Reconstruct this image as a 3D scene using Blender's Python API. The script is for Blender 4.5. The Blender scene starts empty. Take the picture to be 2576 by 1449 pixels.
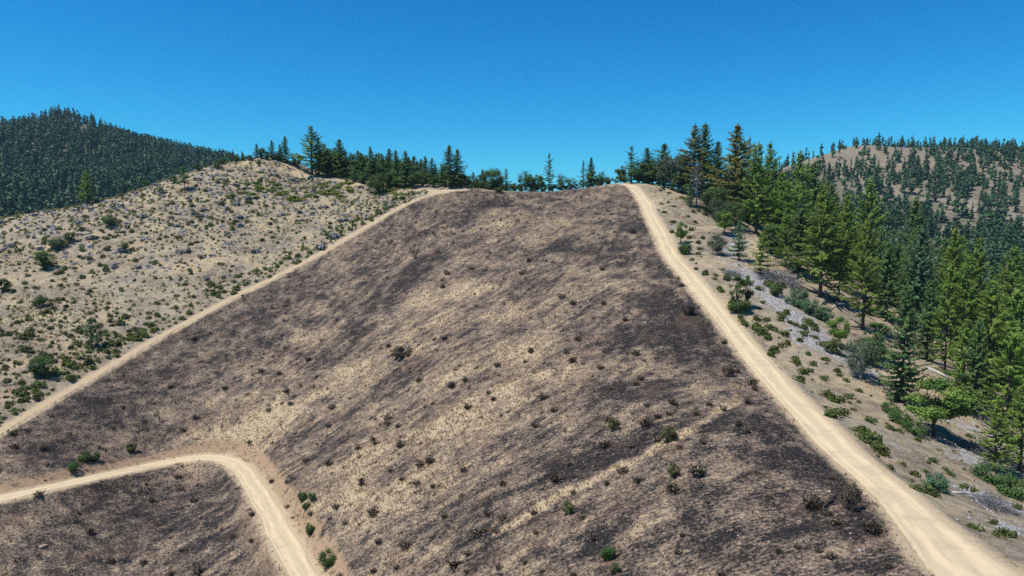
import bpy, math, random
import numpy as np

# ------------------------------------------------------------------ camera, sky, sun, exposure
scene = bpy.context.scene
COL = scene.collection
FPX = 682.0                       # focal length in pixels at 1024 wide (24 mm equivalent lens)
PITCH = math.radians(5.5)
SUN_EL = math.radians(65.0)
SUN_DIR = np.array([-0.95, -0.31])  # horizontal direction towards the sun (left, a little behind)

cam_d = bpy.data.cameras.new('camera')
cam_d.sensor_width = 36.0
cam_d.lens = 36.0 * FPX / 1024.0
cam_d.clip_start = 0.5
cam_d.clip_end = 20000.0
cam = bpy.data.objects.new('camera', cam_d)
COL.objects.link(cam)
cam.rotation_euler = (math.pi / 2 - PITCH, 0, 0)
scene.camera = cam

world = bpy.data.worlds.new('World')
scene.world = world
world.use_nodes = True
wn = world.node_tree.nodes
sky = wn.new('ShaderNodeTexSky')
sky.sky_type = 'NISHITA'
sky.sun_disc = False
sky.sun_elevation = SUN_EL
sky.sun_rotation = math.atan2(SUN_DIR[0], SUN_DIR[1])
sky.altitude = 900
sky.air_density = 1.0
sky.dust_density = 0.25
sky.ozone_density = 3.0
wn['Background'].inputs['Strength'].default_value = 0.10
# the camera's vivid rendering of a clear sky: one even colour grade over the whole dome
wl = world.node_tree.links
sep = wn.new('ShaderNodeSeparateColor'); comb = wn.new('ShaderNodeCombineColor')
wl.new(sky.outputs[0], sep.inputs[0])
for ch, (pw, gain) in enumerate([(2.2, 0.033), (1.265, 0.535), (1.0, 1.10)]):
    a = wn.new('ShaderNodeMath'); a.operation = 'POWER'; a.inputs[1].default_value = pw
    b = wn.new('ShaderNodeMath'); b.operation = 'MULTIPLY'; b.inputs[1].default_value = gain
    wl.new(sep.outputs[ch], a.inputs[0]); wl.new(a.outputs[0], b.inputs[0]); wl.new(b.outputs[0], comb.inputs[ch])
wl.new(comb.outputs[0], wn['Background'].inputs['Color'])

sun_d = bpy.data.lights.new('sun', 'SUN')
sun_d.energy = 4.9
sun_d.angle = math.radians(0.53)
sun_d.color = (1.0, 0.95, 0.87)
sun = bpy.data.objects.new('sun', sun_d)
COL.objects.link(sun)
from mathutils import Vector
sdir = Vector((SUN_DIR[0] * math.cos(SUN_EL), SUN_DIR[1] * math.cos(SUN_EL), math.sin(SUN_EL)))
sun.rotation_euler = sdir.to_track_quat('Z', 'Y').to_euler()
sun.location = (-200, 100, 300)

scene.view_settings.view_transform = 'Standard'
scene.view_settings.look = 'None'
scene.view_settings.exposure = 0.3
scene.view_settings.gamma = 1.0
scene.cycles.max_bounces = 5
scene.cycles.diffuse_bounces = 2
scene.cycles.transmission_bounces = 2
scene.cycles.transparent_max_bounces = 4
scene.cycles.volume_bounces = 0
scene.cycles.use_denoising = False

rng = np.random.default_rng(7)
random.seed(7)

# ------------------------------------------------------------------ noise and terrain heights
def _hash(ix, iy, seed):
    n = (ix.astype(np.int64) * 374761393 + iy.astype(np.int64) * 668265263 + seed * 974634777) & 0x7fffffff
    n = ((n ^ (n >> 13)) * 1274126177) & 0x7fffffff
    return ((n ^ (n >> 16)) & 0xffff) / 65535.0

def vnoise(x, y, scale, seed=0):
    """smooth value noise, 0..1"""
    x = np.asarray(x, float) / scale; y = np.asarray(y, float) / scale
    ix = np.floor(x); iy = np.floor(y)
    fx = x - ix; fy = y - iy
    fx = fx * fx * (3 - 2 * fx); fy = fy * fy * (3 - 2 * fy)
    a = _hash(ix, iy, seed); b = _hash(ix + 1, iy, seed)
    c = _hash(ix, iy + 1, seed); d = _hash(ix + 1, iy + 1, seed)
    return (a * (1 - fx) + b * fx) * (1 - fy) + (c * (1 - fx) + d * fx) * fy

def smooth(a, b, x):
    t = np.clip((x - a) / (b - a), 0, 1)
    return t * t * (3 - 2 * t)

S = 2.515625                      # photo notes are in a 2576 pixel wide frame
def pix_dir(px, py):
    """direction of a photo pixel, scaled to one metre forward"""
    u = np.asarray(px, float) / S; v = np.asarray(py, float) / S
    dx = (u - 512) / FPX; dz = -(v - 288) / FPX
    yy = math.cos(PITCH) + dz * math.sin(PITCH)
    zz = dz * math.cos(PITCH) - math.sin(PITCH)
    return np.stack([dx / yy, np.ones_like(yy), zz / yy], -1)

# ground points: photo pixel and forward distance (from road width, tree and shrub size)
PIX_PTS = [
 # ridge with the right-hand road
 (2442,1449,47),(2338,1337,55),(2235,1234,65),(2107,1129,78),(2001,1015,95),(1864,858,125),(1709,672,165),
 (1678,629,184),(1643,558,222),(1619,501,268),(1580,458,300),
 # contour road at the lower left and the draw it rounds
 (765,1449,90),(690,1330,106),(640,1230,124),(590,1155,142),(470,1150,145),(300,1190,132),(0,1256,116),
 (640,1060,152),(830,880,180),(1020,700,215),(1240,500,290),
 # fire line on the left face
 (0,1085,137),(400,845,188),(800,645,245),(1000,520,285),(1170,476,300),
 # crest
 (1300,482,302),(1450,475,303),
 # left face and left ridge
 (0,830,180),(250,755,205),(0,680,220),(500,580,262),(750,530,288),(950,492,304),
 (0,552,265),(219,512,290),(400,455,310),(540,418,325),(700,398,338),(755,440,330),(870,460,322),(1010,470,318),
 # right shoulder
 (2348,1095,96),(2173,824,146),(2065,745,158),(1860,775,140),(1752,517,250),(2576,1290,72),(1904,588,208),(2576,1010,128),
 (2376,936,128),
 # far mountain on the left (bare ground under the trees)
 (160,302,1500),(80,330,1490),(0,352,1480),(225,322,1500),(280,352,1500),(350,377,1480),(430,388,1450),(520,408,1400),(620,432,1350),(-350,420,1500),
 (160,430,1150),(160,545,850),(380,478,1000),(0,545,800),(-300,560,800),(60,470,1020),
 # far hill on the right
 (1990,425,1080),(2060,396,1120),(2140,368,1150),(2260,372,1150),(2390,370,1170),(2576,392,1200),(2800,410,1200),
 (2576,560,760),(2260,530,840),(2500,660,560),(2060,460,900),(2850,620,700),
]
WORLD_PTS = [
 (40,15,-25.5),(42,-40,-27),(90,40,-36),(75,-40,-34),(0,20,-41),(-30,40,-54),(-62,108,-56),(-75,70,-66),(-40,-40,-62),(-150,60,-82),
 (-200,110,-62),(-270,200,-28),(-230,335,-18),(-150,390,4),(-95,375,22),(-40,385,9),(5,350,5),(60,350,10),(90,300,8),(120,330,-5),
 (75,230,-9),(105,200,-22),(130,150,-36),(150,100,-48),(160,200,-42),(190,280,-50),(200,150,-66),(260,220,-95),(300,100,-110),(250,400,-70),
 (130,30,-55),(250,-50,-100),(-50,520,-32),(100,520,-45),(0,750,-90),(100,1500,-130),(-250,600,-50),(-420,450,-60),(-300,-100,-110),
 (-700,400,-90),(700,300,-150),(600,-200,-150),(-600,-300,-130),(0,-300,-80),(500,500,-70),
 (-900,2300,-60),(0,2600,-150),(900,2300,-60),(-2600,1500,40),(2600,1500,20),(-2600,-800,-120),(2600,-800,-150),(0,-1600,-150),
 (-1800,3800,-200),(1800,3800,-200),(0,4200,-250),
]
P = [pix_dir(a, b) * d for a, b, d in PIX_PTS]
CP = np.array([list(p) for p in P] + [list(p) for p in WORLD_PTS])
RC = 14.0
def _phi(r2): return np.sqrt(r2 + RC * RC)
_n = len(CP)
_A = np.zeros((_n + 3, _n + 3))
_d2 = ((CP[:, None, :2] - CP[None, :, :2]) ** 2).sum(-1)
_A[:_n, :_n] = _phi(_d2) - 0.25 * np.eye(_n)
_A[:_n, _n] = 1; _A[:_n, _n + 1:] = CP[:, :2]
_A[_n:, :_n] = _A[:_n, _n:].T
_b = np.concatenate([CP[:, 2], [0, 0, 0]])
_W = np.linalg.solve(_A, _b)

def H0(x, y):
    x = np.asarray(x, float); y = np.asarray(y, float)
    shp = x.shape; x = x.ravel(); y = y.ravel()
    out = np.empty(len(x))
    for i in range(0, len(x), 40000):
        xs = x[i:i + 40000]; ys = y[i:i + 40000]
        d2 = (xs[:, None] - CP[None, :, 0]) ** 2 + (ys[:, None] - CP[None, :, 1]) ** 2
        out[i:i + 40000] = _phi(d2) @ _W[:_n] + _W[_n] + _W[_n + 1] * xs + _W[_n + 2] * ys
    far = smooth(450, 900, y)
    out += (vnoise(x, y, 45, 1) - .5) * 2.2 + (vnoise(x, y, 14, 2) - .5) * 1.1 + (vnoise(x, y, 5, 3) - .5) * .42
    out += far * ((vnoise(x, y, 260, 4) - .5) * 14 + (vnoise(x, y, 110, 5) - .5) * 12)
    return out.reshape(shp)

def cast(px, py, Hf=None, tmax=520.0, tmin=28.0, step=1.0):
    """photo pixels to ground points"""
    Hf = Hf or H0
    px = np.atleast_1d(np.asarray(px, float)); py = np.atleast_1d(np.asarray(py, float))
    D = pix_dir(px, py)
    t = np.arange(tmin, tmax, step)
    X = D[:, 0:1] * t; Z = D[:, 2:3] * t
    G = Hf(X, np.broadcast_to(t, X.shape)) - Z
    hit = G > 0
    k = np.where(hit.any(1), hit.argmax(1), G.argmax(1))
    k = np.clip(k, 1, len(t) - 1)
    r = np.arange(len(px))
    g0, g1 = G[r, k - 1], G[r, k]
    f = np.where(hit.any(1), np.clip(-g0 / np.where(abs(g1 - g0) < 1e-9, 1, g1 - g0), 0, 1), 1)
    tt = t[k - 1] + f * step
    return np.stack([D[:, 0] * tt, tt], -1)

def densify(pts, step=1.5, it=3):
    pts = np.asarray(pts, float)
    for _ in range(it):           # corner cutting
        a = pts[:-1] * .75 + pts[1:] * .25; b = pts[:-1] * .25 + pts[1:] * .75
        m = np.empty((2 * len(a), 2)); m[0::2] = a; m[1::2] = b
        pts = np.vstack([pts[:1], m, pts[-1:]])
    d = np.concatenate([[0], np.cumsum(np.hypot(*np.diff(pts, axis=0).T))])
    s = np.linspace(0, d[-1], max(3, int(d[-1] / step)))
    return np.stack([np.interp(s, d, pts[:, 0]), np.interp(s, d, pts[:, 1])], -1)

def boxsmooth(a, k):
    p = np.concatenate([np.full(k, a[0]), a, np.full(k, a[-1])])
    return np.convolve(p, np.ones(2 * k + 1) / (2 * k + 1), 'valid')

# road centre lines
R1 = cast([2442,2338,2235,2107,2001,1930,1864,1780,1709,1678,1643,1619,1594],
          [1449,1337,1234,1129,1015,935,858,755,672,629,558,501,468])
R1 = np.vstack([[(36, -30), (36, 10), (36.0, 32)], R1, [(R1[-1][0] - 5, R1[-1][1] + 16), (R1[-1][0] - 20, R1[-1][1] + 24), (R1[-1][0] - 45, R1[-1][1] + 22)]])
R2 = cast([775,735,690,650,615,585,545,490,400,300,150,0,-150],
          [1462,1390,1310,1235,1185,1158,1148,1150,1168,1190,1224,1256,1285])
R2 = np.vstack([[(-8, 40), (-20, 70)], R2, [(-125, 105)]])
R3 = cast([-60,0,200,400,600,800,920,1000,1080,1170], [1120,1085,965,845,742,642,572,523,490,477])
R3 = np.vstack([[(-130, 110)], R3])
R4 = cast([1170,1080,1000,940,870,800,762,745,715,690], [476,481,476,468,458,446,440,428,408,398])
ROADS = [dict(c=densify(R1), w=2.1), dict(c=densify(R2), w=1.9), dict(c=densify(R3), w=1.15), dict(c=densify(R4), w=1.2)]
for r in ROADS:
    r['z'] = boxsmooth(H0(r['c'][:, 0], r['c'][:, 1]), 6)
ROADS[0]['half'] = 2.1 + 1.1 * smooth(66, 44, ROADS[0]['c'][:, 1])
for r in ROADS[1:]:
    r['half'] = np.full(len(r['c']), r['w'])

def near_line(x, y, c, maxd=14.0):
    """distance to a polyline and index of its nearest sample"""
    x = np.asarray(x, float); y = np.asarray(y, float)
    d = np.full(x.shape, 99.0); k = np.zeros(x.shape, int)
    m = (x > c[:, 0].min() - maxd) & (x < c[:, 0].max() + maxd) & (y > c[:, 1].min() - maxd) & (y < c[:, 1].max() + maxd)
    idx = np.nonzero(m)
    xs = x[idx]; ys = y[idx]
    dd = np.empty(len(xs)); kk = np.empty(len(xs), int)
    for i in range(0, len(xs), 20000):
        q = (xs[i:i + 20000, None] - c[None, :, 0]) ** 2 + (ys[i:i + 20000, None] - c[None, :, 1]) ** 2
        kk[i:i + 20000] = q.argmin(1); dd[i:i + 20000] = np.sqrt(q.min(1))
    d[idx] = dd; k[idx] = kk
    return d, k

def H(x, y, under=False, info=False):
    x = np.asarray(x, float); y = np.asarray(y, float)
    z = H0(x, y)
    zn = z.copy()
    rd = np.full(x.shape, 99.0); which = np.full(x.shape, -1)
    for i, r in enumerate(ROADS):
        d, k = near_line(x, y, r['c'])
        e = d - r['half'][k]
        wgt = 1 - smooth(0.3, 3.6 if i == 1 else 2.6, e)
        z = z * (1 - wgt) + r['z'][k] * wgt
        if under:
            z = z - 0.35 * (1 - smooth(-0.9, -0.15, e))
        closer = e < rd
        rd = np.where(closer, e, rd); which = np.where(closer, i, which)
    if info:
        return z, rd, which, zn
    return z

# ------------------------------------------------------------------ region masks
def in_poly(x, y, poly):
    x = np.asarray(x); y = np.asarray(y)
    ins = np.zeros(x.shape, bool)
    px, py = poly[:, 0], poly[:, 1]
    j = len(poly) - 1
    for i in range(len(poly)):
        c = ((py[i] > y) != (py[j] > y)) & (x < (px[j] - px[i]) * (y - py[i]) / (py[j] - py[i] + 1e-12) + px[i])
        ins ^= c
        j = i
    return ins

crest = cast([1230, 1330, 1450, 1540, 1580], [480, 482, 476, 467, 461])
r1c = ROADS[0]['c']; r3c = ROADS[2]['c']
r1sel = r1c[(r1c[:, 1] < 292)][::-1][::6]
BURN = np.vstack([[(-160, 100)], r3c[::6], crest, r1sel, [(36, -60), (-300, -60)]])

def burn_mask(x, y):
    jx = (vnoise(x, y, 3.0, 11) - .5) * 1.6; jy = (vnoise(x, y, 3.0, 12) - .5) * 1.6
    return in_poly(x + jx, y + jy, BURN)

def side_left(x, y):
    """left of the fire line and of the crest road"""
    poly = np.vstack([[(-160, 100)], r3c, ROADS[3]['c'], [(-112, 420), (-600, 420), (-600, 60)]])
    return in_poly(x, y, poly)

def blobs(lst):
    w = cast([b[0] for b in lst], [b[1] for b in lst])
    return [(w[i][0], w[i][1], lst[i][2], lst[i][3], lst[i][4]) for i in range(len(lst))]
# tan straw patches and black char patches that the photo shows (pixel, radius along x / y in metres, strength)
BL = blobs([
 (560,1105,9,7,.30),(660,1060,7,7,.34),(780,1010,8,7,.26),(900,930,9,7,.22),(1060,830,8,7,.22),(1180,730,7,8,.30),(1090,760,6,8,.22),(1320,880,7,6,.30),(1290,970,6,5,.28),(1390,935,5,4,.22),(1160,1060,7,6,.24),
 (900,1150,7,6,.26),(1000,1220,7,6,.22),(860,1250,6,5,.26),(820,1380,4,3,.22),(1010,1420,4,3,.14),(1100,960,8,7,.20),(1250,800,8,7,.16),(1440,740,7,6,.15),
 (780,850,7,5,.22),(700,920,6,5,.16),(1260,560,8,9,.22),(1330,600,7,9,.15),(1240,535,5,6,.2),(1070,470,9,7,.1),(1830,970,4,3,.12),(1750,560,5,6,.12),
 (420,1040,5,4,.18),(900,610,7,8,.06),(640,1130,5,5,.25),
 (1740,800,7,7,-.22),(1650,850,8,6,-.2),(1560,870,5,4,-.22),(1800,900,7,6,-.16),(1620,980,6,4,-.22),(1500,1000,5,4,-.18),(1450,1180,5,3,-.2),(1600,1130,6,4,-.22),(1780,1060,6,4,-.18),(1900,1080,5,4,-.22),
 (2000,1150,4,4,-.2),(2200,1310,3,3,-.22),(2080,1200,4,4,-.12),(1660,760,8,8,-.16),(1600,560,9,12,-.14),(1540,520,9,12,-.1),(1700,690,7,9,-.16),(1240,515,7,10,-.22),(1180,540,7,11,-.22),(1090,640,6,9,-.26),(1020,700,6,9,-.26),(960,760,5,7,-.24),
 (900,830,5,6,-.2),(830,900,5,6,-.2),(780,960,4,5,-.18),(1180,470,7,6,-.15),(1400,620,8,10,-.12),(1500,640,8,9,-.08),(640,790,8,8,-.10),(520,830,8,7,-.14),(440,930,8,6,-.14),
 (260,1040,8,6,-.14),(120,1110,8,6,-.14),(200,1350,8,6,-.06),(400,1300,8,6,-.05),(560,1290,6,6,-.06),(1700,1330,4,3,-.14),(1500,1400,3,3,-.16),(1880,1420,3,3,-.14),(1300,1180,5,4,-.1),(1980,1350,4,3,-.12),(100,1330,16,14,-.02),(330,1290,14,12,-.02),(480,1380,12,10,-.02),(250,1430,14,10,-.02),(560,1250,6,8,-.08),(150,1180,14,8,-.06),(350,1000,14,9,-.06),(560,880,14,10,-.06),(760,740,14,12,-.05),
])
# trampled straw line across the lower burnt slope
TR = densify(cast([1850,1790,1730,1650,1550,1450,1350,1270], [1012,1045,1085,1128,1175,1225,1285,1330]))
# grey stony patches right of the road
SCREE = blobs([(1890,700,5,8,1),(1960,760,5,5,1),(1930,720,4,5,.8),(2010,800,4,4,.9),(2050,840,4,5,1),(2100,880,4,4,.8),(2010,850,3,4,.7),(2140,905,3,4,.7),(2170,930,3,3,.7),(2460,1170,4,4,.9),(2500,1260,4,4,.9),
 (2540,1330,3,3,.9),(2420,1130,3,3,.7),(2300,1020,4,4,.6),(2450,1080,4,4,.6),(1830,640,5,8,.7),(1850,600,5,8,.6),(2060,1000,3,3,.4),(2240,1120,3,3,.4)])
def blob_sum(x, y, lst):
    o = np.zeros(np.shape(x))
    for bx, by, rx, ry, a in lst:
        o += a * np.exp(-((x - bx) / rx) ** 2 - ((y - by) / ry) ** 2)
    return o

# fall-line streaks: noise smeared down the slope on a half-metre raster
GX0, GX1, GY0, GY1, GD = -150.0, 70.0, 20.0, 330.0, 0.4
gx = np.arange(GX0, GX1, GD); gy = np.arange(GY0, GY1, GD)
def _lic():
    nx, ny = len(gx), len(gy)
    r = np.random.default_rng(3)
    base = np.zeros((ny, nx))
    fy = np.fft.fftfreq(ny)[:, None]; fx = np.fft.rfftfreq(nx)[None, :]
    f2 = fx * fx + fy * fy
    for sg, a in ((0.6, 1.1), (1.3, 1.1), (3.0, .9), (8.0, .6)):
        n = np.fft.irfft2(np.fft.rfft2(r.standard_normal((ny, nx))) * np.exp(-2 * (math.pi * sg) ** 2 * f2), (ny, nx))
        base += a * n / n.std()
    cx = np.arange(GX0, GX1 + 4, 4.0); cy = np.arange(GY0, GY1 + 4, 4.0)
    CX, CY = np.meshgrid(cx, cy)
    Z = H0(CX, CY)
    for _ in range(2):
        Zp = np.pad(Z, 1, mode='edge')
        Z = (Zp[1:-1, 1:-1] * 2 + Zp[:-2, 1:-1] + Zp[2:, 1:-1] + Zp[1:-1, :-2] + Zp[1:-1, 2:]) / 6
    gyy, gxx = np.gradient(Z, 4.0)
    def up(a):
        jx = np.clip((gx - GX0) / 4, 0, len(cx) - 1.001); jy = np.clip((gy - GY0) / 4, 0, len(cy) - 1.001)
        i = jx.astype(int); j = jy.astype(int); u = jx - i; v = (jy - j)[:, None]
        return (a[j][:, i] * (1 - u) + a[j][:, i + 1] * u) * (1 - v) + (a[j + 1][:, i] * (1 - u) + a[j + 1][:, i + 1] * u) * v
    vx = up(gxx); vy = up(gyy) + 0.06
    l = np.hypot(vx, vy) + 1e-6
    vx /= l; vy /= l
    X, Y = np.meshgrid(np.arange(nx, dtype=float), np.arange(ny, dtype=float))
    acc = np.zeros((ny, nx)); wsum = 0
    for sgn in (1, -1):
        x = X.copy(); y = Y.copy()
        for k in range(6):
            ix = np.clip(np.rint(x).astype(int), 0, nx - 1); iy = np.clip(np.rint(y).astype(int), 0, ny - 1)
            w = 1 - k / 6
            acc += base[iy, ix] * w; wsum += w
            x += sgn * vx[iy, ix] * 1.1; y += sgn * vy[iy, ix] * 1.1
    acc /= wsum
    acc /= acc.std()
    rightface = vx > 0.1
    rf = rightface.astype(float)
    for _ in range(20):
        rp = np.pad(rf, 1, mode='edge'); rf = (rp[:-2, 1:-1] + rp[2:, 1:-1] + rp[1:-1, :-2] + rp[1:-1, 2:]) / 4
    return acc * rf + (base / base.std() * .75) * (1 - rf), rf
LIC, LRF = _lic()
def lic_at(x, y, A=None):
    A = LIC if A is None else A
    jx = np.clip((x - GX0) / GD, 0, len(gx) - 1.01); jy = np.clip((y - GY0) / GD, 0, len(gy) - 1.01)
    i = jx.astype(int); j = jy.astype(int); u = jx - i; v = jy - j
    return (A[j, i] * (1 - u) + A[j, i + 1] * u) * (1 - v) + (A[j + 1, i] * (1 - u) + A[j + 1, i + 1] * u) * v

def pattern(x, y):
    """0 char .. 0.5 brown .. 1 straw"""
    p = 0.43 + 0.125 * lic_at(x, y) + blob_sum(x, y, BL) * (.6 + 1.6 * vnoise(x, y, 2.6, 23))
    p += (vnoise(x, y, 22, 21) - .5) * .12
    d, k = near_line(x, y, TR, 8)
    p += .60 * (1 - smooth(.5, 1.5, d + 1.0 * (vnoise(x, y, 1.6, 8) - .5)))
    return np.clip(p, .12, .92)

# ------------------------------------------------------------------ mesh helpers
def new_mesh(name, V, quads=None, tris=None, attrs=None, smooth_shade=False):
    V = np.asarray(V, np.float32)
    me = bpy.data.meshes.new(name)
    me.vertices.add(len(V)); me.vertices.foreach_set('co', V.ravel())
    parts = []; starts = []; tot = 0
    if quads is not None and len(quads):
        q = np.asarray(quads, np.int32); parts.append(q.ravel()); starts.append(np.arange(len(q)) * 4); tot = len(q) * 4
    if tris is not None and len(tris):
        t = np.asarray(tris, np.int32); parts.append(t.ravel()); starts.append(tot + np.arange(len(t)) * 3)
    L = np.concatenate(parts); st = np.concatenate(starts).astype(np.int32)
    me.loops.add(len(L)); me.loops.foreach_set('vertex_index', L)
    me.polygons.add(len(st)); me.polygons.foreach_set('loop_start', st)
    for k, a in (attrs or {}).items():
        at = me.attributes.new(k, 'FLOAT', 'POINT'); at.data.foreach_set('value', np.asarray(a, np.float32))
    me.update(calc_edges=True)
    if smooth_shade:
        me.polygons.foreach_set('use_smooth', np.ones(len(st), bool))
    return me

def link(name, me, mat=None, parent=None):
    o = bpy.data.objects.new(name, me)
    COL.objects.link(o)
    if mat is not None and me is not None and len(me.materials) == 0:
        me.materials.append(mat)
    if parent is not None:
        o.parent = parent
    return o

def tag(o, label=None, cat=None, group=None, kind=None):
    if label: o['label'] = label
    if cat: o['category'] = cat
    if group: o['group'] = group
    if kind: o['kind'] = kind
    return o

class MB:
    """collects tubes, kites and lumps"""
    def __init__(s): s.V = []; s.Q = []; s.T = []; s.A = []; s.n = 0
    def add(s, V, Q=None, T=None, a=0.5):
        V = np.asarray(V, float)
        if Q is not None and len(Q): s.Q.append(np.asarray(Q) + s.n)
        if T is not None and len(T): s.T.append(np.asarray(T) + s.n)
        s.V.append(V); s.A.append(np.broadcast_to(np.asarray(a, float), (len(V),))); s.n += len(V)
    def tube(s, pts, rad, k=5, a=0.5, cap=True):
        pts = np.asarray(pts, float); rad = np.asarray(rad, float)
        d = np.gradient(pts, axis=0); d /= np.linalg.norm(d, axis=1)[:, None] + 1e-9
        ref = np.array([0, 0, 1.0]) if abs(d[:, 2]).mean() < .8 else np.array([1.0, 0, 0])
        u = np.cross(d, ref); u /= np.linalg.norm(u, axis=1)[:, None] + 1e-9
        w = np.cross(d, u)
        th = np.arange(k) * 2 * math.pi / k
        V = pts[:, None] + rad[:, None, None] * (u[:, None] * np.cos(th)[None, :, None] + w[:, None] * np.sin(th)[None, :, None])
        V = V.reshape(-1, 3); n = len(pts); Q = []
        for i in range(n - 1):
            for j in range(k):
                Q.append((i * k + j, i * k + (j + 1) % k, (i + 1) * k + (j + 1) % k, (i + 1) * k + j))
        T = []
        if cap:
            for e, base in ((0, 0), (1, (n - 1) * k)):
                for j in range(1, k - 1):
                    T.append((base, base + j, base + j + 1) if e else (base, base + j + 1, base + j))
        s.add(V, Q, T, a)
    def kites(s, p, d, side, l, w, a):
        """many leaf shaped quads: roots p, directions d, side vectors, lengths, widths"""
        p = np.asarray(p); n = len(p)
        l = np.asarray(l)[:, None]; w = np.asarray(w)[:, None]
        V = np.stack([p, p + d * l * .45 + side * w, p + d * l, p + d * l * .45 - side * w], 1).reshape(-1, 3)
        Q = np.arange(n * 4).reshape(n, 4)
        s.add(V, Q, None, np.repeat(a, 4))
    def arrays(s):
        V = np.vstack(s.V); A = np.concatenate(s.A)
        Q = np.vstack(s.Q) if s.Q else np.zeros((0, 4), int)
        T = np.vstack(s.T) if s.T else np.zeros((0, 3), int)
        return V, Q, T, A
    def mesh(s, name, smooth_shade=False):
        V, Q, T, A = s.arrays()
        return new_mesh(name, V, Q, T, {'tint': A}, smooth_shade)

def bake(name, protos, pos, scl, rot, mat, squash=None, extra=None, tiltn=None, tintadd=None):
    """one joined mesh from several small shapes placed many times"""
    Vs, Qs, Ts, As = [], [], [], []; n = 0
    pid = np.arange(len(pos)) % len(protos)
    for k, (V, Q, T, A) in enumerate(protos):
        sel = np.nonzero(pid == k)[0]
        if not len(sel): continue
        c, s_ = np.cos(rot[sel]), np.sin(rot[sel])
        sx = scl[sel]; sz = scl[sel] * (squash[sel] if squash is not None else 1)
        X = V[None, :, 0] * sx[:, None]; Y = V[None, :, 1] * sx[:, None]; Z = V[None, :, 2] * sz[:, None]
        W = np.stack([X * c[:, None] - Y * s_[:, None], X * s_[:, None] + Y * c[:, None], Z], -1)
        if tiltn is not None:
            W[..., 2] += W[..., 0] * tiltn[sel, 0][:, None] + W[..., 1] * tiltn[sel, 1][:, None]
        W += pos[sel][:, None, :]
        m = len(V)
        off = n + np.arange(len(sel))[:, None, None] * m
        Vs.append(W.reshape(-1, 3))
        if len(Q): Qs.append((Q[None] + off).reshape(-1, 4))
        if len(T): Ts.append((T[None] + off).reshape(-1, 3))
        ta = np.broadcast_to(A[None], (len(sel), m)).copy()
        if tintadd is not None: ta += tintadd[sel][:, None]
        As.append(ta.ravel())
        n += m * len(sel)
    me = new_mesh(name, np.vstack(Vs), np.vstack(Qs) if Qs else None, np.vstack(Ts) if Ts else None, {'tint': np.concatenate(As)})
    return link(name, me, mat)

# ------------------------------------------------------------------ materials
class NT:
    def __init__(s, name):
        s.m = bpy.data.materials.new(name); s.m.use_nodes = True
        s.t = s.m.node_tree; s.n = s.t.nodes; s.b = s.n['Principled BSDF']
        s.b.inputs['Specular IOR Level'].default_value = 0.15
        s.b.inputs['Roughness'].default_value = 0.9
    def new(s, k, **kw):
        n = s.n.new(k)
        for a, v in kw.items(): setattr(n, a, v)
        return n
    def put(s, sock, v):
        if isinstance(v, (int, float)): sock.default_value = v
        elif isinstance(v, tuple): sock.default_value = (*v, 1) if len(v) == 3 and len(sock.default_value) == 4 else v
        else: s.t.links.new(v, sock)
    def math(s, op, a, b=0.0, c=None, clamp=False):
        n = s.new('ShaderNodeMath', operation=op, use_clamp=clamp)
        s.put(n.inputs[0], a); s.put(n.inputs[1], b)
        if c is not None: s.put(n.inputs[2], c)
        return n.outputs[0]
    def mix(s, f, a, b):
        n = s.new('ShaderNodeMix', data_type='RGBA')
        s.put(n.inputs[0], f); s.put(n.inputs[6], a); s.put(n.inputs[7], b)
        return n.outputs[2]
    def attr(s, name): return s.new('ShaderNodeAttribute', attribute_name=name).outputs['Fac']
    def pos(s): return s.new('ShaderNodeNewGeometry').outputs['Position']
    def noise(s, scale, detail=3.0, rough=.55, vec=None, w=None):
        n = s.new('ShaderNodeTexNoise'); n.inputs['Scale'].default_value = scale
        n.inputs['Detail'].default_value = detail; n.inputs['Roughness'].default_value = rough
        s.put(n.inputs['Vector'], vec if vec is not None else s.pos())
        return n.outputs['Fac']
    def step(s, v, a, b):
        n = s.new('ShaderNodeMapRange', interpolation_type='SMOOTHSTEP')
        s.put(n.inputs[0], v); n.inputs[1].default_value = a; n.inputs[2].default_value = b
        return n.outputs[0]
    def ramp(s, v, stops):
        n = s.new('ShaderNodeValToRGB'); cr = n.color_ramp
        while len(cr.elements) < len(stops): cr.elements.new(.5)
        for e, (p, c) in zip(cr.elements, stops): e.position = p; e.color = (*c, 1)
        s.put(n.inputs[0], v); return n.outputs[0]
    def out(s, col, bump=None, dist=.1, strength=.6):
        s.put(s.b.inputs['Base Color'], col)
        if bump is not None:
            b = s.new('ShaderNodeBump'); b.inputs['Strength'].default_value = strength; b.inputs['Distance'].default_value = dist
            s.put(b.inputs['Height'], bump); s.t.links.new(b.outputs[0], s.b.inputs['Normal'])
        return s.m

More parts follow.
